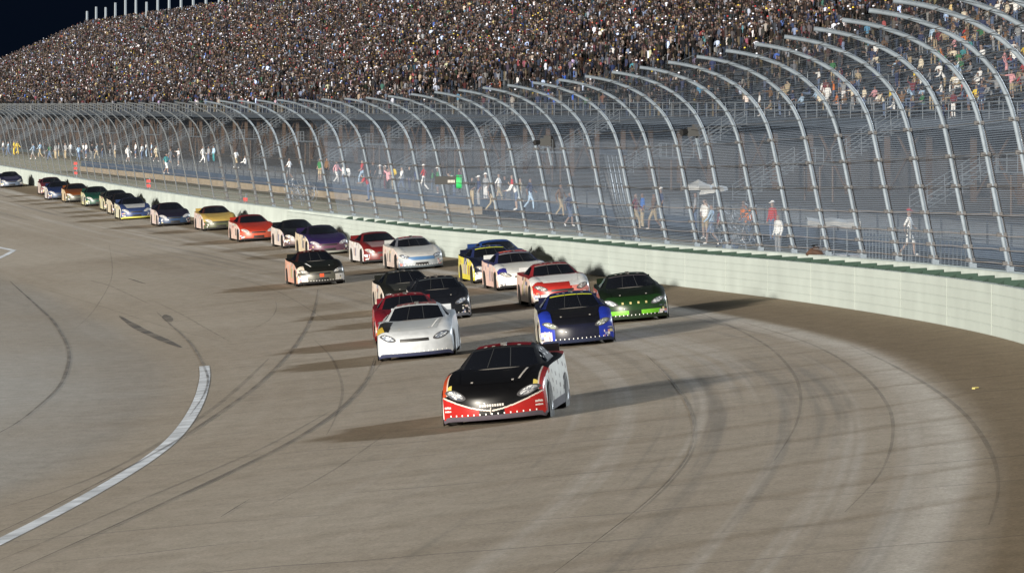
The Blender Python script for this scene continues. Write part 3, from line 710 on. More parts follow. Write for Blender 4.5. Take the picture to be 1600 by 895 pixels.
# ---- seats
SHIRTS = ['white'] * 13 + ['black'] * 20 + ['grey'] * 8 + ['red'] * 5 + ['maroon'] * 7 + ['orange'] * 3 + ['blue'] * 3 + ['navy'] * 15 + ['teal'] * 2 + ['green'] * 3 + ['yellow'] * 2 + ['brown'] * 9 + ['khaki'] * 5 + ['pink'] * 2 + ['lightblue'] * 5 + ['cream'] * 5
LEGS = ['denim'] * 10 + ['black'] * 6 + ['khaki'] * 5 + ['grey'] * 4 + ['navy'] * 4 + ['white']
seats = []
for r in range(ROWS):
    t = T0 + 6 + rp.random()
    while t < T1 - .6:
        p = st(t, SF + r * RD + .22, Z0 + r * RH); s = FPX / p.y; px = 800 + p.x * s; py = HORIZON + (HC - p.z) * s
        if px < -150: break
        sp_ = .60 * max(1, (p.y / 420)) * rp.uniform(.85, 1.15)
        aisle = ((t - (T0 + 40)) % 10.4) < 1.0
        r0 = interp(p.y, [215, 260, 330, 420, 520], [27, 22, 15, 7, 2])
        dens = .20 if r < r0 * .55 else (.40 if r < r0 else .90)
        cl = math.sin(t * .31 + r * .7) + math.sin(t * .083 - r * .33 + 2) + math.sin(t * .52 + r * 1.3)
        if cl < -1.3 and r >= r0: dens *= .45
        if p.y > 420 and r < 3: dens = .6
        if p.y > 560 and ROWS - r < 6: dens = .75
        # a few emptier blocks high in the stand
        if abs(px - 440) < 70 and py < 18 and r > 36: dens = .35
        if px > 1640 or py < -25: t += 1.0; continue
        if not aisle and rp.random() < dens: seats.append((s, t + rp.uniform(-.1, .1), r, p, px, py))
        t += sp_
seats.sort(key=lambda q: -q[0])
NIND = max(0, 298 - NPERS)
vis = [q for q in seats if 5 < q[4] < 1595 and q[5] > 8]
ind = vis[:NIND]; inds = set(id(q) for q in ind); rest = [q for q in seats if id(q) not in inds]
print('people', NPERS, 'individual seats', len(ind), 'crowd', len(rest))
ORD = ['front', 'second', 'third', 'fourth', 'fifth', 'sixth', 'seventh', 'eighth', 'ninth', 'tenth', 'eleventh', 'twelfth', 'thirteenth', 'fourteenth', 'fifteenth', 'sixteenth', 'seventeenth', 'eighteenth', 'nineteenth', 'twentieth']
def rowname(r): return ORD[r] + ' row' if r < 20 else 'upper rows'
row_sorted = {}
for q in ind: row_sorted.setdefault(q[2], []).append(q)
for r in row_sorted: row_sorted[r].sort(key=lambda q: -q[4])
for q in ind:
    s, t, r, p, px, py = q
    shirt = rp.choice(SHIRTS); legs = rp.choice(LEGS); iscap = rp.random() < .45; head = rp.choice(['white', 'white', 'black', 'red', 'khaki', 'navy']) if iscap else rp.choice(['dark', 'dark', 'brown', 'brown', 'fair', 'grey'])
    pose = rp.choice(['standing'] * 4 + ['sitting'] * 9 + ['shading_eyes', 'arms_raised', 'leaning', 'pointing'])
    k = row_sorted[r].index(q) + 1; kk = {1: 'rightmost', 2: 'second from the right', 3: 'third from the right'}.get(k, f'number {k} from the right')
    hl = f'{head} cap' if iscap else f'{head} hair'
    lab = f"person in {cn(shirt)} top and {hl} {POSEWORD[pose]}, {rowname(r)}, {kk}"
    if len(lab.split()) > 16: lab = f"person in {cn(shirt)} top and {hl}, {rowname(r)}, {kk}"
    zz = p.z if pose != 'sitting' else p.z - .03
    loc = Vector((p.x, p.y, zz)); 
    if pose == 'sitting': loc = loc + NS * .38
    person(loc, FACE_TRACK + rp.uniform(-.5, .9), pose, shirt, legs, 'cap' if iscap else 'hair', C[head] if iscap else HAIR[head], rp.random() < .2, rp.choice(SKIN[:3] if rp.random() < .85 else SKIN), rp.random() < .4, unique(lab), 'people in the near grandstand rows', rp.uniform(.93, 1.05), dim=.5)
# ---- the rest of the crowd: one mass, every figure low in detail but whole
def template(n, arms, sit):
    V, F, R = [], [], []
    def loft(rings, regs, k):
        b = len(V)
        for (cx, cy, z, rx, ry) in rings:
            for j in range(k): a = 2 * math.pi * j / k; V.append((cx + rx * math.cos(a), cy + ry * math.sin(a), z))
        for i in range(len(rings) - 1):
            for j in range(k): F.append((b + i * k + j, b + i * k + (j + 1) % k, b + (i + 1) * k + (j + 1) % k, b + (i + 1) * k + j)); R.append(regs[i])
        F.append(tuple(b + (len(rings) - 1) * k + j for j in range(4))); R.append(regs[-1])
        if k > 4: F.append((b + (len(rings) - 1) * k + 3, b + (len(rings) - 1) * k + 4, b + (len(rings) - 1) * k + 5, b + (len(rings) - 1) * k)); R.append(regs[-1])
    if sit:
        loft([(0, -.42, 0, .15, .08), (0, -.42, .42, .17, .09), (0, -.2, .52, .19, .14), (0, 0, .5, .19, .14)], [1, 1, 1], n)
        z = -.45
    else:
        loft([(0, 0, 0, .13, .10), (0, 0, .5, .15, .09), (0, 0, .92, .18, .12)], [1, 1], n); z = 0
    loft([(0, 0, .88 + z, .17, .12), (0, 0, 1.12 + z, .17, .12), (0, 0, 1.36 + z, .22, .13), (0, 0, 1.46 + z, .12, .08), (0, -.01, 1.5 + z, .05, .05)], [0, 0, 0, 2], n)
    loft([(0, -.01, 1.48 + z, .05, .055), (0, -.02, 1.56 + z, .082, .095), (0, -.015, 1.64 + z, .088, .10), (0, -.01, 1.73 + z, .055, .065)], [2, 2, 3], n)
    for s in (-1, 1):
        if arms == 0: loft([(s * .25, -.06, .86 + z, .04, .04), (s * .27, .01, 1.12 + z, .05, .05), (s * .22, 0, 1.40 + z, .055, .055)], [2, 0], 4)
        elif arms == 1: loft([(s * .12, -.30, 1.12 + z, .04, .04), (s * .27, -.06, 1.10 + z, .05, .05), (s * .22, 0, 1.40 + z, .055, .055)], [2, 0], 4)
        else: loft([(s * .21, 0, 1.36 + z, .055, .05), (s * .34, -.08, 1.54 + z, .045, .045), (s * .26, -.14, 1.82 + z, .04, .04)], [0, 2], 4)
    return np.array(V), F, np.array(R)
TEMPL = [template(6, 0, False), template(6, 1, False), template(6, 2, False), template(6, 1, True)]
def crowd_mesh(items):
    allv, fl, fs_, cols = [], [], [], []; nv = 0
    pal = {k: np.array(v) for k, v in C.items()}
    for ti, tp in enumerate(TEMPL):
        V, F, R = tp; sel = [q for q in items if q[6] == ti]
        if not sel: continue
        n = len(sel); ang = np.array([q[7] for q in sel]); sc = np.array([q[8] for q in sel]); P = np.array([q[3] for q in sel])
        c, s = np.cos(ang)[:, None], np.sin(ang)[:, None]
        X = (V[None, :, 0] * c - V[None, :, 1] * s) * sc[:, None] + P[:, None, 0]; Y = (V[None, :, 0] * s + V[None, :, 1] * c) * sc[:, None] + P[:, None, 1]; Z = V[None, :, 2] * sc[:, None] + P[:, None, 2]
        allv.append(np.stack([X, Y, Z], -1).reshape(-1, 3))
        fa = np.array([f for f in F], dtype='i'); idx = fa[None] + (np.arange(n)[:, None, None] * len(V)) + nv; fl.append(idx.reshape(-1, 4)); nv += n * len(V)
        tab = np.array([[q[9], q[10], q[11], q[12]] for q in sel]); cols.append(tab[:, R, :].reshape(-1, 3))
    v = np.concatenate(allv); f = np.concatenate(fl); c = np.concatenate(cols)
    me = bpy.data.meshes.new('crowd'); me.vertices.add(len(v)); me.vertices.foreach_set('co', v.astype('f').ravel())
    me.loops.add(f.size); me.loops.foreach_set('vertex_index', f.ravel()); me.polygons.add(len(f)); me.polygons.foreach_set('loop_start', np.arange(0, f.size, 4, dtype='i')); 
    a = me.attributes.new('paint', 'FLOAT_COLOR', 'FACE'); a.data.foreach_set('color', np.concatenate([c, np.ones((len(c), 1))], 1).astype('f').ravel())
    me.polygons.foreach_set('use_smooth', [True] * len(f)); me.materials.append(M_CLOTH); me.update(); me.validate(); return me
def tint(c, k): return tuple(x * k * f for x, f in zip(c, (.95, 1.0, 1.15)))  # cools and darkens skin and heads, painting in the stand's dim light
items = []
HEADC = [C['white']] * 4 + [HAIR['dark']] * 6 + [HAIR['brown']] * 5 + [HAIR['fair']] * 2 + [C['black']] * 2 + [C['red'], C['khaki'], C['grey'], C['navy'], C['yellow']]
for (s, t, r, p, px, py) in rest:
    ti = rp.choices([0, 1, 2, 3], [50, 35, 4, 11])[0]; k = rp.choice([.02, .035, .05, .07, .10, .18, .65])  # k darkens shirts at random, with the stand's dim light painted in
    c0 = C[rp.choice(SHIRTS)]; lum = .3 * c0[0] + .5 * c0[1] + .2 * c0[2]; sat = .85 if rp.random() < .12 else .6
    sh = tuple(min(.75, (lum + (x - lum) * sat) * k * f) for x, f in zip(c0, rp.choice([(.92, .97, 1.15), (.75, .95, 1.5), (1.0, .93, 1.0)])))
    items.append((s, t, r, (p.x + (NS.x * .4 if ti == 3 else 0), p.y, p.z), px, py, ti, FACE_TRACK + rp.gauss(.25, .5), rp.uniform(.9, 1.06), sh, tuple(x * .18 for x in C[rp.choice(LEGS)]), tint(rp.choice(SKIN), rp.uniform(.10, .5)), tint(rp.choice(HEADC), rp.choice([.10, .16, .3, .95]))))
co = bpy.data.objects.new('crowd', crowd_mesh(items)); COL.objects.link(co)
tag(co, 'dense mass of spectators filling the grandstand rows', 'crowd', kind='stuff')
# ------------------------------------------------------------------ stock cars (nose towards -Y, +X = right side of the picture)
BODY = [(.05, .10), (.01, .16), (0, .24), (0, .34), (.01, .44), (.035, .52), (.09, .59), (.18, .645), (.32, .70), (.52, .75), (.8, .80), (1.15, .85), (1.45, .885), (1.7, .915), (2.4, .93), (3.3, .94), (4.1, .965), (4.6, .99), (4.95, .99), (5.05, .93), (5.1, .7), (5.1, .45), (5.05, .25)]
CAB = [(1.50, .865), (1.62, .92), (1.85, 1.01), (2.1, 1.10), (2.35, 1.195), (2.5, 1.245), (2.62, 1.272), (2.85, 1.292), (3.1, 1.295), (3.35, 1.28), (3.55, 1.24), (3.8, 1.15), (4.05, 1.06), (4.3, .965)]
def catmull(P, per):
    out = []
    for i in range(len(P) - 1):
        p0 = P[max(i - 1, 0)]; p1 = P[i]; p2 = P[i + 1]; p3 = P[min(i + 2, len(P) - 1)]
        for k in range(per):
            t = k / per
            out.append(tuple(.5 * (2 * p1[m] + (p2[m] - p0[m]) * t + (2 * p0[m] - 5 * p1[m] + 4 * p2[m] - p3[m]) * t * t + (3 * p1[m] - p0[m] - 3 * p2[m] + p3[m]) * t ** 3) for m in (0, 1)))
    out.append(P[-1]); return out
class Surf:
    def __init__(s, prof, kind): s.p = catmull(prof, 12); s.k = kind; s.n = len(s.p) - 1
    def prof(s, q):
        x = max(0, min(s.n, q * s.n)); i = min(int(x), s.n - 1); f = x - i; a, b = s.p[i], s.p[i + 1]; return a[0] + (b[0] - a[0]) * f, a[1] + (b[1] - a[1]) * f
    def q_at_y(s, y, z=None):
        return min(range(s.n + 1), key=lambda i: abs(s.p[i][0] - y) + (abs(s.p[i][1] - z) if z is not None else 0)) / s.n
    def P(s, v, q, lift=0.0):
        if lift:
            e = .004; a = s.P(v - e, q); b = s.P(v + e, q); c = s.P(v, max(0, q - e)); d = s.P(v, min(1, q + e))
            n = (b - a).cross(d - c); n = n.normalized() if n.length > 1e-9 else Vector((0, 0, 1))
            return s.P(v, q) + n * lift
        y, z = s.prof(q); sg = 1 if v >= 0 else -1; a = min(1, abs(v)); w = max(0, abs(v) - 1)
        if s.k == 'body':
            c = interp(y, [0, .1, .35, .9, 1.5, 4.3, 5.1], [.40, .37, .28, .10, 0, 0, -.12])
            ht = interp(y, [0, .3, .9, 1.6, 2.6, 3.8, 4.6, 5.1], [.90, .905, .915, .91, .89, .91, .88, .84])
            hb = interp(y, [0, .3, .9, 1.6, 2.6, 3.8, 4.6, 5.1], [.92, .94, .955, .955, .95, .955, .93, .88])
            yy = y + c * a ** 2.2
            bump = interp(y, [.05, .3, .7, 1.2, 1.9, 2.6, 3.5, 4.2, 5.0], [0, .03, .06, .05, .0, .0, .02, .03, .0])
            zz = z + bump * math.exp(-((a - .80) / .17) ** 2) - .035 * max(0, (a - .86) / .14) ** 2 * (1 if y < 4.9 else .3)
            hood = interp(y, [.2, .5, 1.4, 1.6], [0, .016, .02, 0]); zz += hood * (1 / (1 + math.exp((a - .60) / .02)))
            x = ht * a
            if w > 0:
                zb = .12; x = ht + (hb - ht) * math.sin(min(1, w * 1.4) * math.pi / 2); zz = zz + (zb - zz) * w
                yy = yy + interp(y, [0, .5, 1], [.04, .02, 0]) * w
            return Vector((sg * x, yy, zz))
        ht = interp(y, [1.5, 1.7, 2.1, 2.5, 2.8, 3.3, 3.8, 4.3], [.76, .735, .665, .59, .565, .565, .59, .62])
        c = interp(y, [1.5, 2.4, 2.7, 3.2, 3.6, 4.3], [.26, .12, .03, 0, -.04, -.08])
        yy = y + c * a ** 2; zz = z - .045 * a * a - .03 * max(0, (a - .85) / .15) ** 2; x = ht * a
        if w > 0:
            xb = .83; zb = .90; x = ht + (xb - ht) * w; zz = zz + (zb - zz) * w
            yy = yy + interp(y, [1.5, 2.5, 3.3, 4.3], [.10, -.28, .25, 0]) * w * (1 if abs(y - 2.9) > .0 else 1)
        return Vector((sg * x, yy, zz))
SB, SG = Surf(BODY, 'body'), Surf(CAB, 'cab')
def qlist(S, fine): return [i / S.n for i in range(0, S.n + 1, fine)]
VS = lambda k: [-2 + .5 * i / k for i in range(2 * k)] + [-1 + i / (4 * k) * 1 for i in range(8 * k)] + [1 + .5 * i / k for i in range(2 * k + 1)]
def surf_mesh(name, S, fine, k, colf, m, parent):
    vl = [-2, -1.75, -1.5, -1.3, -1.15] + [-1 + 2 * i / k for i in range(k + 1)] + [1.15, 1.3, 1.5, 1.75, 2]
    if fine == 1: vl = [-2 + i / 10 for i in range(10)] + [-1 + 2 * i / k for i in range(k + 1)] + [1 + (i + 1) / 10 for i in range(10)]
    ql = qlist(S, fine); rows = [[S.P(v, q) for v in vl] for q in ql]; b = MB()
    def cf(i, j):
        v = (vl[j] + vl[j + 1]) / 2; q = (ql[i] + ql[i + 1]) / 2; return colf(v, q, S.P(v, q))
    b.grid(rows, cols=cf)
    return b.build(name, m, parent, smooth=True, angle=42)
def patch(name, S, poly, m, parent, lift=.006, nu=8, nv=6, cols=None):
    """four-sided patch on a body surface; poly = corners (v,q) bottom-left, bottom-right, top-right, top-left"""
    b = MB(); rows = []
    for j in range(nv + 1):
        g_ = j / nv; r = []
        for i in range(nu + 1):
            f = i / nu
            v = (poly[0][0] * (1 - f) + poly[1][0] * f) * (1 - g_) + (poly[3][0] * (1 - f) + poly[2][0] * f) * g_
            q = (poly[0][1] * (1 - f) + poly[1][1] * f) * (1 - g_) + (poly[3][1] * (1 - f) + poly[2][1] * f) * g_
            r.append(S.P(v, q, lift))
        rows.append(r)
    b.grid(rows, cols=cols); return b.build(name, m, parent, smooth=True)
def ellipse_patch(name, S, cv, cq, rv, rq, slant, m, parent, lift=.006, cols=None, pw=2.0):
    b = MB(); rows = []
    for i in range(5):
        k = i / 4; r = []
        for j in range(25):
            a = 2 * math.pi * j / 24; x = math.copysign(abs(math.cos(a)) ** (2 / pw), math.cos(a)); y = math.copysign(abs(math.sin(a)) ** (2 / pw), math.sin(a))
            r.append(S.P(cv + rv * k * x, cq + rq * k * y + slant * rv * k * x, lift))
        rows.append(r)
    b.grid(rows, cols=cols); return b.build(name, m, parent, smooth=True)
M_GLASS = mat('dark_window', (.006, .007, .010), .10, var=0, spec=.6)
M_TYRE = mat('racing_tyre', (.012, .012, .012), .8, var=.2, scale=8)
M_RIM = mat('wheel_rim', (.25, .25, .26), .35, metal=.8, var=.1)
M_BLACK = mat('black_plastic', (.010, .010, .011), .5, var=.2, scale=6)
M_WHITE = mat('white_rivet', (.75, .75, .75), .4, var=.05)
M_GREYBAR = mat('roll_bar_grey', (.022, .024, .028), .6, var=.1)
M_NET = mat('window_net', (.05, .05, .055), .9, var=.3, scale=9)
M_SILVER = mat('silver_strip', (.38, .36, .34), .4, var=.2, scale=20)
def flat(c): 
    n = 'livery_' + '_'.join(f'{int(x * 999):03d}' for x in c); return mat(n, c, .33, var=.06, scale=4, coat=.06, spec=.25)
QY = lambda y, z=None: SB.q_at_y(y, z)
DECAL = [(.62, .62, .61), (.58, .57, .57), (.60, .50, .48), (.62, .60, .58), (.45, .20, .18), (.20, .22, .36), (.50, .44, .22), (.10, .10, .11)]
CARN = 0
def car(px, py, label, base, hood=None, roof=None, bumper=None, side=None, sideR=None, paint=None, yaw=-.02, size=1.0, fine=2, lamp=(.55, .58, .62), grille='wide', stripe=None, dam=(.02, .02, .022), roofpanel=None, visor=None, decals=True, pitch=0.0, extra=None):
    global CARN; CARN += 1; rc = random.Random(100 + CARN)
    dk = lambda c: tuple(x * (.80 if max(c) > .5 else .66) for x in c) if c else None
    base, hood, roof, bumper, side, sideR, roofpanel = map(dk, (base, hood, roof, bumper, side, sideR, roofpanel)); ds_ = lambda c: tuple(x * .6 + .4 * .42 for x in c) if c and max(c) > .35 else c; side, sideR = ds_(side), ds_(sideR); lamp = tuple(x * .46 for x in lamp)
    hood = hood or base; roof = roof or base; bumper = bumper or base; side = side or base; sideR = sideR or side
    g0 = hit(px, py); T, N_ = frame(g0.y); T = Matrix.Rotation(yaw, 3, 'Z') @ T
    up = normal_at(g0); T = (T - up * T.dot(up)).normalized(); X = T.cross(up)
    R = Matrix((X, T, up)).transposed()
    root = bpy.data.objects.new('stock_car', None); root.empty_display_size = .5; COL.objects.link(root)
    root.matrix_world = Matrix.Translation(g0 - R @ Vector((0, .05, 0))) @ R.to_4x4() @ Matrix.Scale(size, 4)
    tag(root, label, 'race car', 'stock cars racing on the track')
    dec = {}
    def dcol(key):
        if key not in dec: dec[key] = rc.choice(DECAL) if rc.random() < .5 else None
        return dec[key]
    def colf(v, q, P):
        a = abs(v); y, z = P.y, P.z; c = None
        if paint: c = dk(paint(v, q, P))
        if c is None:
            if q < QY(.035, .52): c = bumper
            elif a > 1: c = side if v < 0 else sideR
            else: c = base
        if decals and q < QY(.06, .55) and .76 < a <= 1.0 and .19 < z < .42:
            k = dcol((v > 0, int((a) * 14), int(z * 17)))
            if k: c = k
        if decals and a > 1 and .35 < y < 1.0 and .28 < z < .74:
            k = dcol((v > 0, 's', int(y * 10), int(z * 14)))
            if k: c = k
        if decals and a > 1 and 1.5 < y < 4.9 and .25 < z < .85 and c is not None:
            k = dcol((v > 0, 'd', int(y * 3.3), int(z * 5)))
            if k: c = tuple(p_ * .6 for p_ in k) if y < 3.0 else tuple((p_ * .6 + r_) / 2 for p_, r_ in zip(k, c))
        if z < .155 and (a > 1 or q < QY(.01, .16)): c = dam
        return c
    body = surf_mesh('body', SB, fine, 40 if fine > 1 else 72, colf, M_PAINT, root)
    far = fine > 2
    rim_c = lambda v, q, P: (roof if (abs(v) <= 1) else (side if v < 0 else sideR)) if False else roof
    cab = surf_mesh('cabin', SG, fine, 16, rim_c, M_PAINT, root)
    qa, qb = SG.q_at_y(1.62), SG.q_at_y(2.46)
    ws = patch('windshield', SG, [(-.93, qa), (.93, qa), (.90, qb), (-.90, qb)], M_GLASS, root, .008, 12, 8)
    if not far:
        for vv in (-.28, .28): patch('brace', SG, [(vv - .012, qa + .01), (vv + .012, qa + .01), (vv * .9 + .012, qb - .01), (vv * .9 - .012, qb - .01)], M_GREYBAR, ws, .013, 1, 6)
        if visor: patch('visor_strip', SG, [(-.88, qb - .035), (.88, qb - .035), (.87, qb - .004), (-.87, qb - .004)], flat(visor), ws, .013, 10, 2)
    patch('rear_window', SG, [(-.85, SG.q_at_y(3.55)), (.85, SG.q_at_y(3.55)), (.85, SG.q_at_y(4.2)), (-.85, SG.q_at_y(4.2))], M_GLASS, root, .008, 6, 5)
    for sg in (-1, 1):
        q0, q1 = SG.q_at_y(2.62), SG.q_at_y(3.40)
        patch('window_net' if sg > 0 else 'side_window', SG, [(sg * 1.84, q0 - .02), (sg * 1.84, q1 + .03), (sg * 1.14, q1), (sg * 1.14, q0 + .01)], M_NET if sg > 0 else M_GLASS, root, .010 * (1 if sg < 0 else -1) * -1 if False else .010, 6, 4)
        q2 = SG.q_at_y(2.16)
        patch('quarter_window', SG, [(sg * 1.80, q2), (sg * 1.84, q0 - .04), (sg * 1.16, q0 - .02), (sg * 1.5, q2)], M_GLASS, root, .010, 3, 3)
    # hood panel with its own paint, proud of the body
    hq0, hq1 = QY(.34), QY(1.50)
    if hood != base or not far:
        patch('hood', SB, [(-.60, hq0), (.60, hq0), (.74, hq1), (-.74, hq1)], flat(hood) if not callable(hood) else M_PAINT, root, .007, 20, 10)
    if not far:
        patch('cowl_strip', SG, [(-.95, SG.q_at_y(1.56)), (.95, SG.q_at_y(1.56)), (.95, SG.q_at_y(1.60)), (-.95, SG.q_at_y(1.60))], flat((.13, .125, .12)), ws, .012, 12, 1)
        for v_ in (-.40, .40): patch('hood_pin', SB, [(v_ - .022, QY(.40)), (v_ + .022, QY(.40)), (v_ + .022, QY(.46)), (v_ - .022, QY(.46))], M_SILVER, root, .013, 1, 1)
        for v_ in (-.55, -.3, .06, .5): patch('roof_mark', SG, [(v_ - .05, SG.q_at_y(2.56)), (v_ + .05, SG.q_at_y(2.56)), (v_ + .05, SG.q_at_y(2.62)), (v_ - .05, SG.q_at_y(2.62))], M_SILVER, root, .012, 1, 1)
    if roofpanel: patch('roof_panel', SG, [(-.86, SG.q_at_y(2.60)), (.86, SG.q_at_y(2.60)), (.86, SG.q_at_y(3.4)), (-.86, SG.q_at_y(3.4))], flat(roofpanel), root, .007, 10, 6)
    # roof flaps / camera pod
    if not far:
        pb = MB(); pb.box((0, 2.72, 1.305), (.10, .16, .05), None, 0); pb.build('roof_camera', M_BLACK, root)
    # headlight decals
    for sg in (-1, 1):
        h = MB(); cq = QY(.045, .535); rq = QY(.18, .645) - QY(.01, .45); lampc = lamp
        def hc(i, j, sg=sg):
            if i >= 3: return (.06, .06, .065) if far is False else lampc
            k = rc.random(); return lampc if k < .55 else ((.62, .65, .68) if k < .72 else (.07, .08, .11))
        ellipse_patch('headlight', SB, sg * .72, cq + .012, .22, rq * .37, sg * .17, M_PAINT, root, .010, hc, 1.7)
    # grille openings and air dam with rivets
    def band(name, v0, z0, z1, y0=0.0, y1=0.0, m=M_BLACK, lift=.008, parent=root, nu=12):
        return patch(name, SB, [(-v0, QY(y0, z0)), (v0, QY(y0, z0)), (v0 * .96, QY(y1, z1)), (-v0 * .96, QY(y1, z1))], m, parent, lift, nu, 3)
    if grille == 'slot':
        band('grille', .40, .445, .52, .01, .035)
    elif grille == 'wide':
        band('grille', .40, .43, .50, .01, .03); band('air_intake', .30, .20, .31)
    elif grille == 'low': band('air_intake', .30, .19, .33)
    ad = band('air_dam', .99, .105, .185, .05, .005, flat(dam), .005, root, 24)
    if not far:
        for i in range(15):
            v = -.84 + 1.68 * i / 14
            if grille != 'slot' or True: patch('rivet', SB, [(v - .011, QY(.01, .19)), (v + .011, QY(.01, .19)), (v + .011, QY(.002, .215)), (v - .011, QY(.002, .215))], M_WHITE, ad, .009, 1, 1)
    if stripe: 
        for (c, poly) in stripe: patch('stripe', SB, [(v, QY(y, z)) for v, y, z in poly], flat(c), root, .012, 16, 4)
    # wheels
    for sx in (-1, 1):
        for y in (.98, 3.78):
            arch = MB(); ring = []  # flat black patch in place of an open, shaded wheel well
            for i in range(17):
                a = math.pi * i / 16; ring.append((sx * .9575, y - .35 * math.cos(a), .30 + .345 * math.sin(a)))
            ring += [(sx * .9575, y + .35, .02), (sx * .9575, y - .35, .02)]; arch.add(ring, [tuple(range(len(ring)))[::(1 if sx < 0 else -1)]]); arch.build('wheel_arch', M_BLACK, root)
            wl = MB(); rr = []
            pr = [(.10, -.28), (.30, -.28), (.34, -.25), (.352, -.18), (.352, -.06), (.34, .0), (.30, .012), (.19, .005)]
            for i in range(21):
                a = 2 * math.pi * i / 20; rr.append([(sx * (.925 + o_), y + r_ * math.sin(a), .352 + r_ * math.cos(a)) for r_, o_ in pr])
            wl.grid(rr, flip=sx < 0); ty = wl.build('wheel', M_TYRE, root, smooth=True, angle=50)
            rm = MB(); rr = []
            for i in range(17):
                a = 2 * math.pi * i / 16; rr.append([(sx * (.963 + o_ * .2), y + r_ * math.sin(a), .33 + r_ * math.cos(a)) for r_, o_ in [(.0, -.04), (.06, -.03), (.07, -.06), (.17, -.05), (.195, .006)]])
            rm.grid(rr, flip=sx < 0); rm.build('rim', M_RIM, ty, smooth=True, angle=40)
    # rear spoiler and floor
    sp = MB(); sp.box((0, 5.03, 1.06), (1.52, .03, .15), (Vector((1, 0, 0)), Vector((0, .94, .34)), Vector((0, -.34, .94)))); sp.build('spoiler', flat(base), root)
    fl = MB(); fl.box((0, 2.75, .15), (1.7, 4.3, .03)); fl.build('floor_pan', M_BLACK, root)
    if extra: extra(root)
    return root
W_, K_, SI = (.45, .48, .52), (.006, .006, .007), (.45, .46, .46)
RED, DRED, ORG = (.42, .02, .018), (.17, .012, .022), (.50, .07, .025)
def p_front(v, q, P):
    a = abs(v); z = P.z
    zl = .262 + .27 * a ** 1.5         # sweeping boundary red below, black above
    if a > 1:
        if v > 0:
            if P.y < .55: return RED if z < .66 else (.55, .5, .45)
            if z > .80 and P.y < 1.5: return RED
            if z < .30: return (.10, .10, .13)
            n = int(P.y * 9) * 7 + int(z * 14) * 13
            return (.60, .60, .58) if n % 11 else (.12, .10, .12)
        return ORG if z > .6 else (.66, .6, .58)
    if P.y > 4.3: return (.35, .05, .05)
    if q < QY(.06, .56):
        if .83 < a < .97 and .27 < z < .40 and int(z * 30) % 2 == 0: return (.62, .55, .54)
        if abs(z - zl) < .013: return (.62, .55, .5)
        if z < zl:
            if a < .26 and z < .34: return K_
            return RED
        return K_
    if a > .90 and P.y < 1.4: return (.60, .52, .45) if a < .925 else (RED if v > 0 else ORG)
    if a > .80 and P.y < .5: return (.62, .5, .12) if P.z > .63 else (.6, .58, .6)
    return K_
def ex_front(root):
    # pale lettering-like band over the nose opening and a bright bonnet flash
    for i in range(10):
        v = -.235 + i * .049; patch('nose_lettering', SB, [(v, QY(0, .335)), (v + .036, QY(0, .335)), (v + .036, QY(.005, .372)), (v, QY(.005, .372))], M_SILVER, root, .013, 1, 1)
    patch('hood_flash', SB, [(.50, QY(.45)), (.54, QY(.45)), (.63, QY(1.3)), (.59, QY(1.3))], M_SILVER, root, .014, 1, 8)
    tw = MB(); tw.tube([(-.02, .0, .20), (-.02, -.02, .26), (-.01, -.01, .32)], .012, 6); tw.build('tow_strap', M_SILVER, root)
    for i in range(8): 
        v = 1.2 + (i % 2) * .28; q = SG.q_at_y(2.2 + i * .18); patch('cabin_decal', SG, [(v, q), (v, q + .02), (v + .12, q + .02), (v + .12, q)], M_WHITE, root, .012, 1, 1)
car(771, 664, 'black and red stock car with white door, leading at the very front', K_, hood=K_, roof=(.025, .026, .03), bumper=RED, side=ORG, sideR=W_, paint=p_front, yaw=-.075, size=1.03, fine=1, lamp=(.55, .56, .60), grille='none', decals=False, dam=(.07, .06, .075), roofpanel=(.20, .012, .018), extra=ex_front)
def ex_white(root):
    patch('torn_fender', SB, [(-1.05, QY(.30)), (-.70, QY(.26)), (-.60, QY(1.35)), (-1.05, QY(1.4))], M_BLACK, root, .012, 4, 5)
    patch('torn_fender', SB, [(-1.0, QY(.22)), (-.80, QY(.26)), (-.86, QY(.62)), (-1.0, QY(.62))], flat((.30, .21, .03)), root, .018, 4, 4)
    patch('hood_flash', SB, [(.46, QY(.42)), (.49, QY(.42)), (.66, QY(1.45)), (.62, QY(1.45))], M_WHITE, root, .014, 1, 6)
car(650, 562, 'plain white stock car with a torn black front fender', W_, roof=W_, hood=(.43, .46, .49), fine=1, grille='slot', yaw=-.10, size=1.03, decals=False, dam=(.03, .035, .07), roofpanel=(.30, .12, .12), lamp=(.38, .44, .55), extra=ex_white)
car(642, 536, 'dark red stock car half hidden behind the plain white one', DRED, roof=DRED, hood=DRED, side=RED, fine=2, yaw=-.05, bumper=(.5, .1, .06), roofpanel=(.32, .06, .07))
car(690, 501, 'black stock car on the right of the dark red car', (.012, .014, .02), fine=2, yaw=-.08, bumper=(.012, .014, .02), lamp=(.35, .42, .55), side=(.5, .47, .45), visor=(.05, .06, .07), dam=(.10, .11, .14))
car(647, 487, 'black stock car with a grey hood, behind the dark red car', (.014, .015, .014), hood=(.045, .047, .044), fine=2, yaw=-.02, side=(.66, .52, .42), roofpanel=(.10, .11, .12), bumper=(.5, .4, .35))
BLU = (.02, .045, .42)
def p_blue(v, q, P):
    a = abs(v)
    if a > 1: return BLU if v > 0 else (.5, .5, .42)
    if q < QY(.06, .56): return (.62, .52, .55) if (a > .70 and v < 0 and P.z < .40) else (BLU if a > .62 else (.012, .014, .03))
    if a > .66 and P.y < 1.2: return BLU
    if P.y > 1.2: return (.01, .012, .03)
    return (.010, .011, .016)
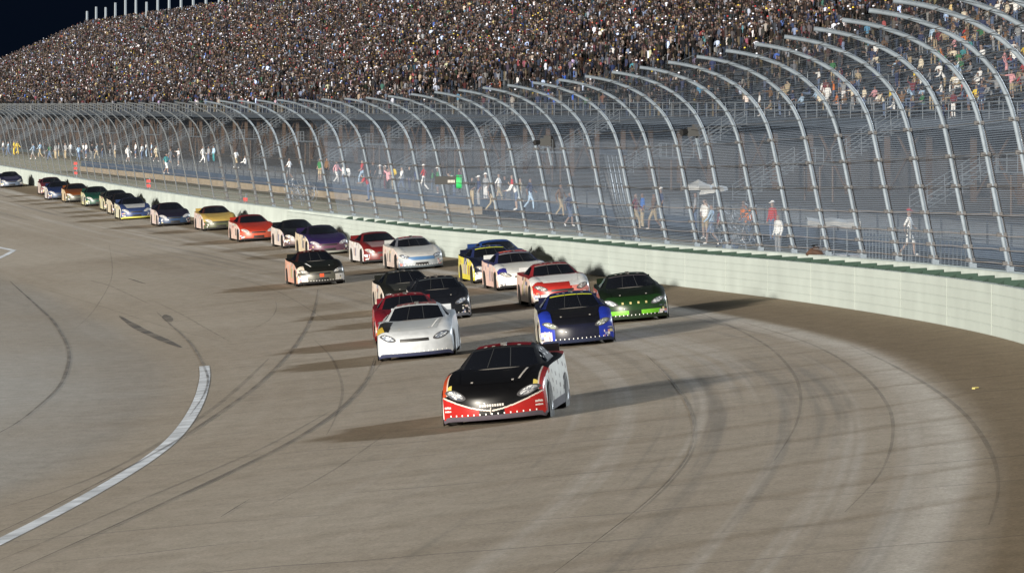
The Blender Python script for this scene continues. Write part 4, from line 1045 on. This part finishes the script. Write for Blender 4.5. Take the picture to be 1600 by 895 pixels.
car(904, 541, 'deep blue stock car with black hood, right of the plain white car', (.012, .014, .04), hood=(.012, .012, .015), roof=(.012, .02, .10), paint=p_blue, fine=1, yaw=-.05, visor=(.42, .45, .03), lamp=(.45, .50, .40), grille='none', dam=(.02, .025, .05), roofpanel=(.03, .05, .12))
def p_green(v, q, P):
    a = abs(v)
    if a > 1: return (.5, .5, .48) if v > 0 else (.25, .05, .04)
    if q < QY(.06, .56):
        if P.z < .335 and P.z > .215 and .20 < a < .80: return (.16, .50, .03)
        return (.012, .042, .012) if P.z > .33 else (.012, .025, .012)
    if P.y < .45: return (.012, .040, .012)
    return (.008, .015, .008)
def ex_green(root):
    for v in (-.36, -.12, .12, .36): patch('nose_spot', SB, [(v - .03, QY(.03, .50)), (v + .03, QY(.03, .50)), (v + .03, QY(.06, .56)), (v - .03, QY(.06, .56))], flat((.35, .30, .14)), root, .012, 1, 1)
car(994, 503, 'dark green stock car with a lime nose stripe, closest to the wall', (.008, .015, .008), hood=(.010, .016, .010), roof=(.012, .016, .014), paint=p_green, fine=1, yaw=-.07, lamp=(.50, .55, .62), grille='none', visor=(.06, .055, .065), dam=(.02, .03, .02), roofpanel=(.05, .07, .06), extra=ex_green)
def p_wr(v, q, P):
    a = abs(v)
    if a > 1: return (.62, .45, .40) if v < 0 else (.55, .54, .53)
    if q < QY(.09, .59):
        if v < .35 and P.z > .36: return (.40, .03, .025)
        return (.62, .57, .56) if v < -.5 else (.55, .20, .18)
    if P.y < .55 and v < .32: return (.36, .025, .022)
    if P.y > 1.35: return (.26, .025, .03)
    return (.50, .52, .54)
car(881, 476, 'white stock car with red roof and red nose patch behind the deep blue car', (.50, .52, .54), hood=(.56, .57, .58), roof=(.24, .022, .028), paint=p_wr, fine=2, lamp=(.55, .48, .44), visor=(.20, .18, .18), side=(.62, .45, .40), roofpanel=(.22, .10, .11))
def p_wb(v, q, P):
    a = abs(v)
    if a > 1: return (.64, .46, .42) if v < 0 else (.55, .55, .55)
    if q < QY(.09, .59): return (.64, .62, .60)
    if v < -.66 and .28 < P.y < .62: return (.03, .03, .22)
    if P.y > 1.45: return (.04, .04, .12)
    return (.50, .52, .54)
car(822, 452, 'white stock car with dark blue pillars and bright red roof', (.50, .52, .54), hood=(.50, .51, .50), roof=(.025, .03, .10), paint=p_wb, fine=2, lamp=(.6, .57, .5), visor=(.2, .2, .22), side=(.6, .4, .35), roofpanel=(.55, .09, .06))
YEL = (.62, .55, .06)
def p_ny(v, q, P):
    a = abs(v)
    if a > 1: return YEL if v < 0 else (.02, .03, .10)
    if q < QY(.06, .56): return (.64, .60, .58) if (v < -.35 and P.z < .40) else (.009, .012, .028)
    if .05 < P.y < .30 and .0 < v < .5: return YEL
    if 1.38 < P.y < 1.48 and abs(v) < .7: return YEL
    return (.009, .012, .028)
car(783, 441, 'navy stock car with yellow side and yellow stripes, nearest the pad start', (.009, .012, .028), hood=(.012, .016, .05), roof=(.02, .03, .10), paint=p_ny, fine=2, visor=(.45, .48, .04), lamp=(.6, .55, .5), roofpanel=(.02, .06, .22))
car(794, 430, 'bright blue roofed stock car tucked right behind the navy and yellow one', (.02, .05, .18), roof=(.02, .06, .24), hood=(.02, .03, .08), fine=3, side=(.5, .5, .2), roofpanel=(.03, .09, .32))
def p_blk(v, q, P):
    a = abs(v)
    if a > 1: return (.62, .34, .26) if v < 0 else (.3, .32, .36)
    if q < QY(.05, .55): return (.62, .60, .58) if (a > .62 and P.z < .42) else (.10, .10, .085)
    if v < -.72 and P.y < .6: return (.6, .52, .44)
    return (.012, .013, .012)
def ex_blk(root):
    patch('hood_flash', SB, [(-.42, QY(.4)), (-.38, QY(.4)), (-.50, QY(1.0)), (-.58, QY(1.0))], M_WHITE, root, .014, 1, 6)
    patch('nose_badge', SB, [(-.09, QY(.0, .34)), (.09, QY(.0, .34)), (.09, QY(.01, .46)), (-.09, QY(.01, .46))], flat((.55, .07, .03)), root, .012, 4, 3)
car(504, 446, 'black stock car with orange nose badge, alone on the inside lane', (.012, .013, .012), hood=(.014, .017, .015), roof=(.03, .012, .012), paint=p_blk, fine=2, lamp=(.62, .58, .52), side=(.6, .3, .2), roofpanel=(.16, .03, .03), extra=ex_blk)
car(660, 421, 'silver white stock car with blue grille, beside the maroon one', (.48, .49, .50), hood=(.44, .46, .48), roof=(.12, .13, .16), fine=2, bumper=(.38, .42, .46), side=(.66, .50, .44), stripe=[((.05, .11, .22), [(-.62, .01, .40), (.62, .01, .40), (.56, .04, .53), (-.56, .04, .53)])], lamp=(.30, .34, .42), visor=(.2, .2, .22), roofpanel=(.45, .10, .12), dam=(.10, .12, .14))
car(604, 411, 'maroon stock car with white side, left of the silver white one', (.15, .015, .018), hood=(.26, .17, .18), roof=(.12, .012, .016), fine=3, bumper=(.14, .018, .02), side=(.68, .64, .66), lamp=(.66, .62, .58), roofpanel=(.2, .05, .06))
car(516, 398, 'dark purple stock car with yellow and pink side', (.025, .016, .07), roof=(.016, .012, .03), fine=3, side=(.6, .46, .25), bumper=(.12, .05, .09), lamp=(.5, .45, .5), dam=(.25, .26, .24))
car(476, 387, 'black stock car with cream side, just left of the dark purple one', (.012, .013, .016), hood=(.014, .017, .018), fine=3, side=(.68, .56, .50), lamp=(.66, .6, .56), bumper=(.10, .06, .06))
car(405, 377, 'orange red stock car running against the wall', (.36, .035, .022), roof=(.16, .015, .02), fine=3, side=(.68, .42, .34), bumper=(.50, .09, .05), lamp=(.66, .6, .56))
car(346, 360, 'golden yellow stock car with dark maroon roof', (.42, .30, .09), roof=(.05, .018, .018), fine=3, side=(.66, .46, .40), bumper=(.08, .09, .05), lamp=(.70, .66, .6))
car(274, 353, 'dark navy stock car with steel blue nose', (.014, .014, .028), roof=(.02, .012, .016), fine=3, side=(.64, .48, .46), bumper=(.03, .06, .13), lamp=(.66, .66, .68))
car(214, 343, 'silver hooded stock car with navy roof and yellow lip', (.03, .05, .14), hood=(.42, .43, .44), roof=(.012, .014, .03), fine=3, side=(.68, .66, .42), bumper=(.04, .07, .20), lamp=(.68, .68, .68), dam=(.5, .48, .10))
car(200, 335, 'dark stock car right behind the silver hooded one', (.014, .014, .018), fine=3, side=(.66, .56, .36), bumper=(.06, .06, .07), roof=(.016, .014, .016), lamp=(.6, .5, .5))
car(187, 329, 'pale yellow sided dark stock car, second behind the silver hooded one', (.03, .03, .03), fine=3, side=(.62, .60, .26), bumper=(.10, .10, .08), roof=(.02, .024, .024), lamp=(.6, .6, .5))
car(156, 322, 'green stock car with yellow pillar', (.012, .055, .04), roof=(.012, .022, .020), fine=3, side=(.60, .58, .22), bumper=(.02, .08, .06), lamp=(.66, .66, .62))
car(124, 316, 'bronze brown stock car with orange yellow side', (.15, .05, .018), roof=(.05, .03, .02), fine=3, side=(.66, .44, .16), bumper=(.10, .11, .09), lamp=(.70, .68, .6))
car(96, 312, 'navy stock car with white side, in front of the maroon roofed one', (.018, .03, .09), roof=(.016, .018, .03), fine=3, side=(.68, .64, .66), bumper=(.05, .08, .16), lamp=(.66, .62, .62))
car(84, 304, 'maroon roofed stock car with pink white side, tucked behind another', (.10, .02, .03), roof=(.06, .02, .03), fine=3, side=(.68, .52, .50), bumper=(.2, .1, .1), lamp=(.6, .6, .6))
car(19, 293, 'dark blue and silver stock car, last in line at the left edge', (.02, .022, .05), roof=(.012, .012, .016), fine=3, side=(.5, .5, .52), bumper=(.12, .16, .24), lamp=(.55, .57, .6), hood=(.05, .05, .09))
print('cars', CARN)

# ------------------------------------------------------------------ things behind the fence
def at(px, d, z=None, py=None):
    s = FPX / d; return Vector(((px - 800) / s, d, z if z is not None else HC - (py - HORIZON) / s))
M_SIGN = mat('sign_black', (.012, .013, .014), .5, var=.1)
# caution lamp on a fence post: black board with pale illegible print and a lit green drum
d_s = d_of_px(738) + 1.5
r = empty('signal_lamp', at(708, d_s, py=283)); b_ = MB(); b_.box(at(702, d_s, py=282), (1.25, .12, .36)); child(b_.build('board', M_SIGN), r)
b_ = MB()
for i in range(5): b_.box(at(700.5 + i * 2.3, d_s - .07, py=283.5), (.05, .012, .12))
child(b_.build('board_print', M_SILVER), r)
M_GREEN = mat('green_lit_lens', (.02, .30, .08), .5, var=.2, scale=2, emit=((.02, .45, .09), .22))
b_ = MB(); b_.tube([at(713, d_s + .15, py=284), at(722, d_s + .15, py=284)], .30, 14); child(b_.build('lens', M_GREEN, smooth=True, angle=40), r)
b_ = MB(); b_.tube([at(722, d_s + .15, py=284), at(729, d_s + .3, py=286), at(733, d_s + .3, py=292)], .05, 6); child(b_.build('bracket', M_GALV), r)
tag(r, 'green lit signal lamp with black sign board hung on the catch fence', 'signal lamp')
# red marker plates
M_RED = mat('red_plate', (.45, .03, .02), .6, var=.1)
for px, py, n, lb in ((118, 263, 3, 'three stacked red marker plates behind the far fence'), (232, 287, 2, 'pair of red marker plates on a thin post behind the fence'), (383, 312, 1, 'single small red marker plate low behind the fence')):
    d = d_of_px(px) + 9; r = empty('marker_post', at(px, d, py=py + 14)); z0 = ZW(d) + .3
    p_ = MB(); top = at(px + 2, d, py=py - 9); p_.tube([Vector((top.x, top.y, z0)), top], .05, 6); child(p_.build('pole', M_GALV), r)
    for k in range(n):
        q = at(px, d - .06, py=py + (k - (n - 1) / 2) * 7.5); p_ = MB(); p_.box(q, (.28, .04, .22)); p_.box(q + Vector((.0, -.025, 0)), (.28, .012, .04)); child(p_.build('plate', M_RED), r)
    tag(r, lb, 'marker')
# gate in the catch fence: ladder like posts with a dark curtain
d = d_of_px(972); T, N = frame(d); gp = off(d, coff(d) + .5, ZW(d) + WH); r = empty('fence_gate', gp)
for k in range(4):
    o = -1.3 + k * .85; p_ = MB(); p_.tube([gp + T * o + N * .2, gp + T * o - N * .25 + Vector((0, 0, 1.4)), gp + T * o - N * .6 + Vector((0, 0, 3.2))], .07, 8); child(p_.build('gate_post', mat('gate_steel', (.07, .078, .088), .5, metal=.3), smooth=True), r)
p_ = MB()
for k in range(8): 
    z = .25 + k * .38; p_.tube([gp + T * -1.4 - N * (.18 * z) + Vector((0, 0, z)), gp + T * 1.4 - N * (.18 * z) + Vector((0, 0, z))], .025, 6)
child(p_.build('rung', MATS['gate_steel']), r)
p_ = MB(); p_.tube([gp + T * 2.0 + N * .3, gp + T * 2.0 - N * .2 + Vector((0, 0, 1.7)), gp + T * 2.0 - N * .55 + Vector((0, 0, 3.1))], [.16, .13, .17], 8); child(p_.build('curtain_roll', M_BLACK, smooth=True), r)
p_ = MB(); p_.box(gp + N * -.55 + Vector((0, 0, 3.3)), (.16, 4.6, .2), (N, T, Vector((0, 0, 1)))); child(p_.build('header_beam', M_NAVY), r)
tag(r, 'steel gate of close set posts and rungs built into the catch fence', 'gate')
# bundles of coiled wire
rw = random.Random(5)
for px, sc_, lb in ((1122, 1.0, 'big tangled heap of coiled wire mesh on top of the wall'), (449, 1.0, 'loose bundle of wire mesh hanging on the far fence')):
    d = d_of_px(px); T, N = frame(d); c0 = off(d, coff(d) + .95, ZW(d) + WH + (.1 if px > 800 else .4)); p_ = MB()
    for k in range(34):
        c_ = c0 + T * rw.uniform(-2.6, 2.6) + N * rw.uniform(-.3, .3) + Vector((0, 0, rw.uniform(.1, 1.05))); R_ = rw.uniform(.18, .42); ax = Vector((rw.uniform(-1, 1), rw.uniform(-1, 1), rw.uniform(-.6, .6))).normalized(); u_ = ax.cross(Vector((0, 0, 1))).normalized(); w_ = ax.cross(u_)
        p_.tube([c_ + (u_ * math.cos(a) + w_ * math.sin(a) * 1.2) * R_ for a in np.linspace(0, 2 * math.pi * .98, 11)], .016, 4)
    o = p_.build('wire_coil', mat('dull_wire', (.13, .14, .155), .5, metal=.3, var=.2)); tag(o, lb, 'wire coil')
# parasols, barrier, cart, bag, camera
M_CANVAS = mat('white_canvas', (.36, .37, .38), .8, var=.08)
for px, py, d, w_, lb in ((1091, 291, 200, .48, 'small white pointed parasol over people behind the fence'), (1115, 296, 206, .42, 'second smaller white parasol, tilted, right of the pointed one')):
    top = at(px, d, py=py - 10); r = empty('parasol', Vector((top.x, top.y, ZC))); p_ = MB(); rows = []
    for k, (rr, dz) in enumerate(((.02, 0), (.3 * w_ * 3, -.16), (.62 * w_ * 3, -.26), (w_ * 2.6 * .8, -.34), (w_ * 2.6 * .8, -.44))):
        rows.append([top + Vector((rr * math.cos(a) * .75, rr * math.sin(a) * .75, dz + (0.12 * math.cos(a) if px > 1100 else 0) * rr)) for a in np.linspace(0, 2 * math.pi, 9)])
    p_.grid(rows); child(p_.build('canopy', M_CANVAS), r)
    p_ = MB(); p_.tube([Vector((top.x, top.y, ZC)), top - Vector((0, 0, .05))], .025, 6); child(p_.build('pole', M_GALV), r); tag(r, lb, 'parasol')
bz = st(178, 9.5, 1.2)
def rail_barrier(px0, px1, d, py, lb):
    a, e = at(px0, d, py=py), at(px1, d, py=py); zb = ZC - .2; r = empty('crowd_barrier', Vector((a.x, a.y, zb))); p_ = MB()
    for f in (1, .8): p_.tube([Vector((a.x, a.y, zb + (a.z - zb) * f)), Vector((e.x, e.y, zb + (e.z - zb) * f))], .03, 6)
    child(p_.build('rail', M_RAIL), r); p_ = MB(); n = 14
    for k in range(n + 1):
        q = a + (e - a) * k / n; p_.tube([Vector((q.x, q.y, zb)), Vector((q.x, q.y, q.z))], .02 if k % 7 else .035, 5)
    child(p_.build('bar', M_RAIL), r); tag(r, lb, 'barrier')
rail_barrier(1348, 1420, 158, 356, 'pale steel crowd barrier left of the walking person in white'); rail_barrier(1424, 1515, 156, 359, 'pale steel crowd barrier at the right, beside the white clad person')
d = 150; a = at(1262, d, py=343); e = at(1345, d, py=345); zb = ZC - .25; r = empty('covered_cart', Vector((a.x, d, zb)))
p_ = MB(); rows = []
for k in range(4):
    rr = []
    for j in range(13): f = j / 12; q = a + (e - a) * f; rr.append((q.x, d + k * .5, q.z + (.06 if k in (1, 2) else -.03) - .10 * math.sin(f * 3.14 * 2) ** 2 * .6))
    rows.append(rr)
p_.grid(rows); p_.grid([[(x, y - .01, z) for x, y, z in rows[0]], [(x, y - .01, z - .16) for x, y, z in rows[0]]]); child(p_.build('tarpaulin', M_CANVAS, smooth=True), r)
for f in (0, .25, .5, .75, 1): 
    q = a + (e - a) * f; p_ = MB(); p_.tube([Vector((q.x, d + .1, zb)), Vector((q.x, d + .1, q.z - .05))], .03, 6); child(p_.build('leg', M_RAIL), r)
p_ = MB(); p_.box(Vector(((a.x + e.x) / 2 + .42, d + .8, zb + .5)), (.9, 1.2, 1.0)); child(p_.build('locker', mat('pale_locker', (.30, .31, .34), .6, var=.2)), r)
tag(r, 'cart under a sagging white tarpaulin behind the near fence', 'cart')
d = d_of_px(1276); c0 = off(d, coff(d) + .28, ZW(d) + WH + .14); T, N = frame(d); p_ = MB(); rows = []
for i in range(8):
    th = math.pi * i / 7; rows.append([c0 + N * (.30 * math.sin(th) * math.cos(a) * (1 + .2 * math.sin(3 * a + i))) + T * (.45 * math.sin(th) * math.sin(a)) + Vector((0, 0, .17 * math.cos(th) * (1.1 if i < 4 else .75) + .03 * math.sin(2 * a))) for a in np.linspace(0, 2 * math.pi, 13)])
p_.grid(rows); bagm = p_.build('bag', mat('dark_brown_cloth', (.05, .022, .012), .85, var=.4, scale=3), smooth=True)
sp_ = MB(); sp_.tube([c0 + N * .2 + Vector((0, 0, .1)), c0 + N * .1 + T * .2 + Vector((0, 0, .26)), c0 - N * .15 + T * .1 + Vector((0, 0, .2))], .02, 6); sp_.build('strap', M_BLACK, bagm)
tag(bagm, 'dark brown bag slumped on top of the wall between fence posts', 'bag')
for px, py, lb in ((1084, 206, 'black broadcast camera box clamped to a catch fence post on the right'), (852, 222, 'black broadcast camera box clamped to a catch fence post in the middle')):
    d = d_of_px(px + 55) + 2; c0 = at(px, d, py=py); r = empty('fence_camera', c0)
    p_ = MB(); p_.box(c0, (.42, .6, .30)); p_.box(c0 + Vector((.08, 0, .19)), (.28, .36, .10)); child(p_.build('housing', M_SIGN), r)
    p_ = MB(); p_.tube([c0 + Vector((-.2, -.2, 0)), c0 + Vector((-.42, -.34, -.03))], [.09, .11], 10); child(p_.build('lens', M_BLACK), r)
    p_ = MB(); p_.tube([c0 + Vector((.1, .1, -.2)), c0 + Vector((.25, .3, -.9))], .05, 6); child(p_.build('bracket', M_GALV), r); tag(r, lb, 'camera')
d = 74; q = hit(1521, 608); p_ = MB(); p_.box(q + Vector((0, 0, .02)), (.06, .035, .03), None, 0, None, .7); p_.tube([q + Vector((.03, 0, .03)), q + Vector((.09, .03, .03))], .012, 5)
tag(p_.build('litter', mat('yellow_plastic', (.34, .30, .10), .5, var=.1)), 'tiny yellow scrap lying on the brownish outer lane', 'litter')
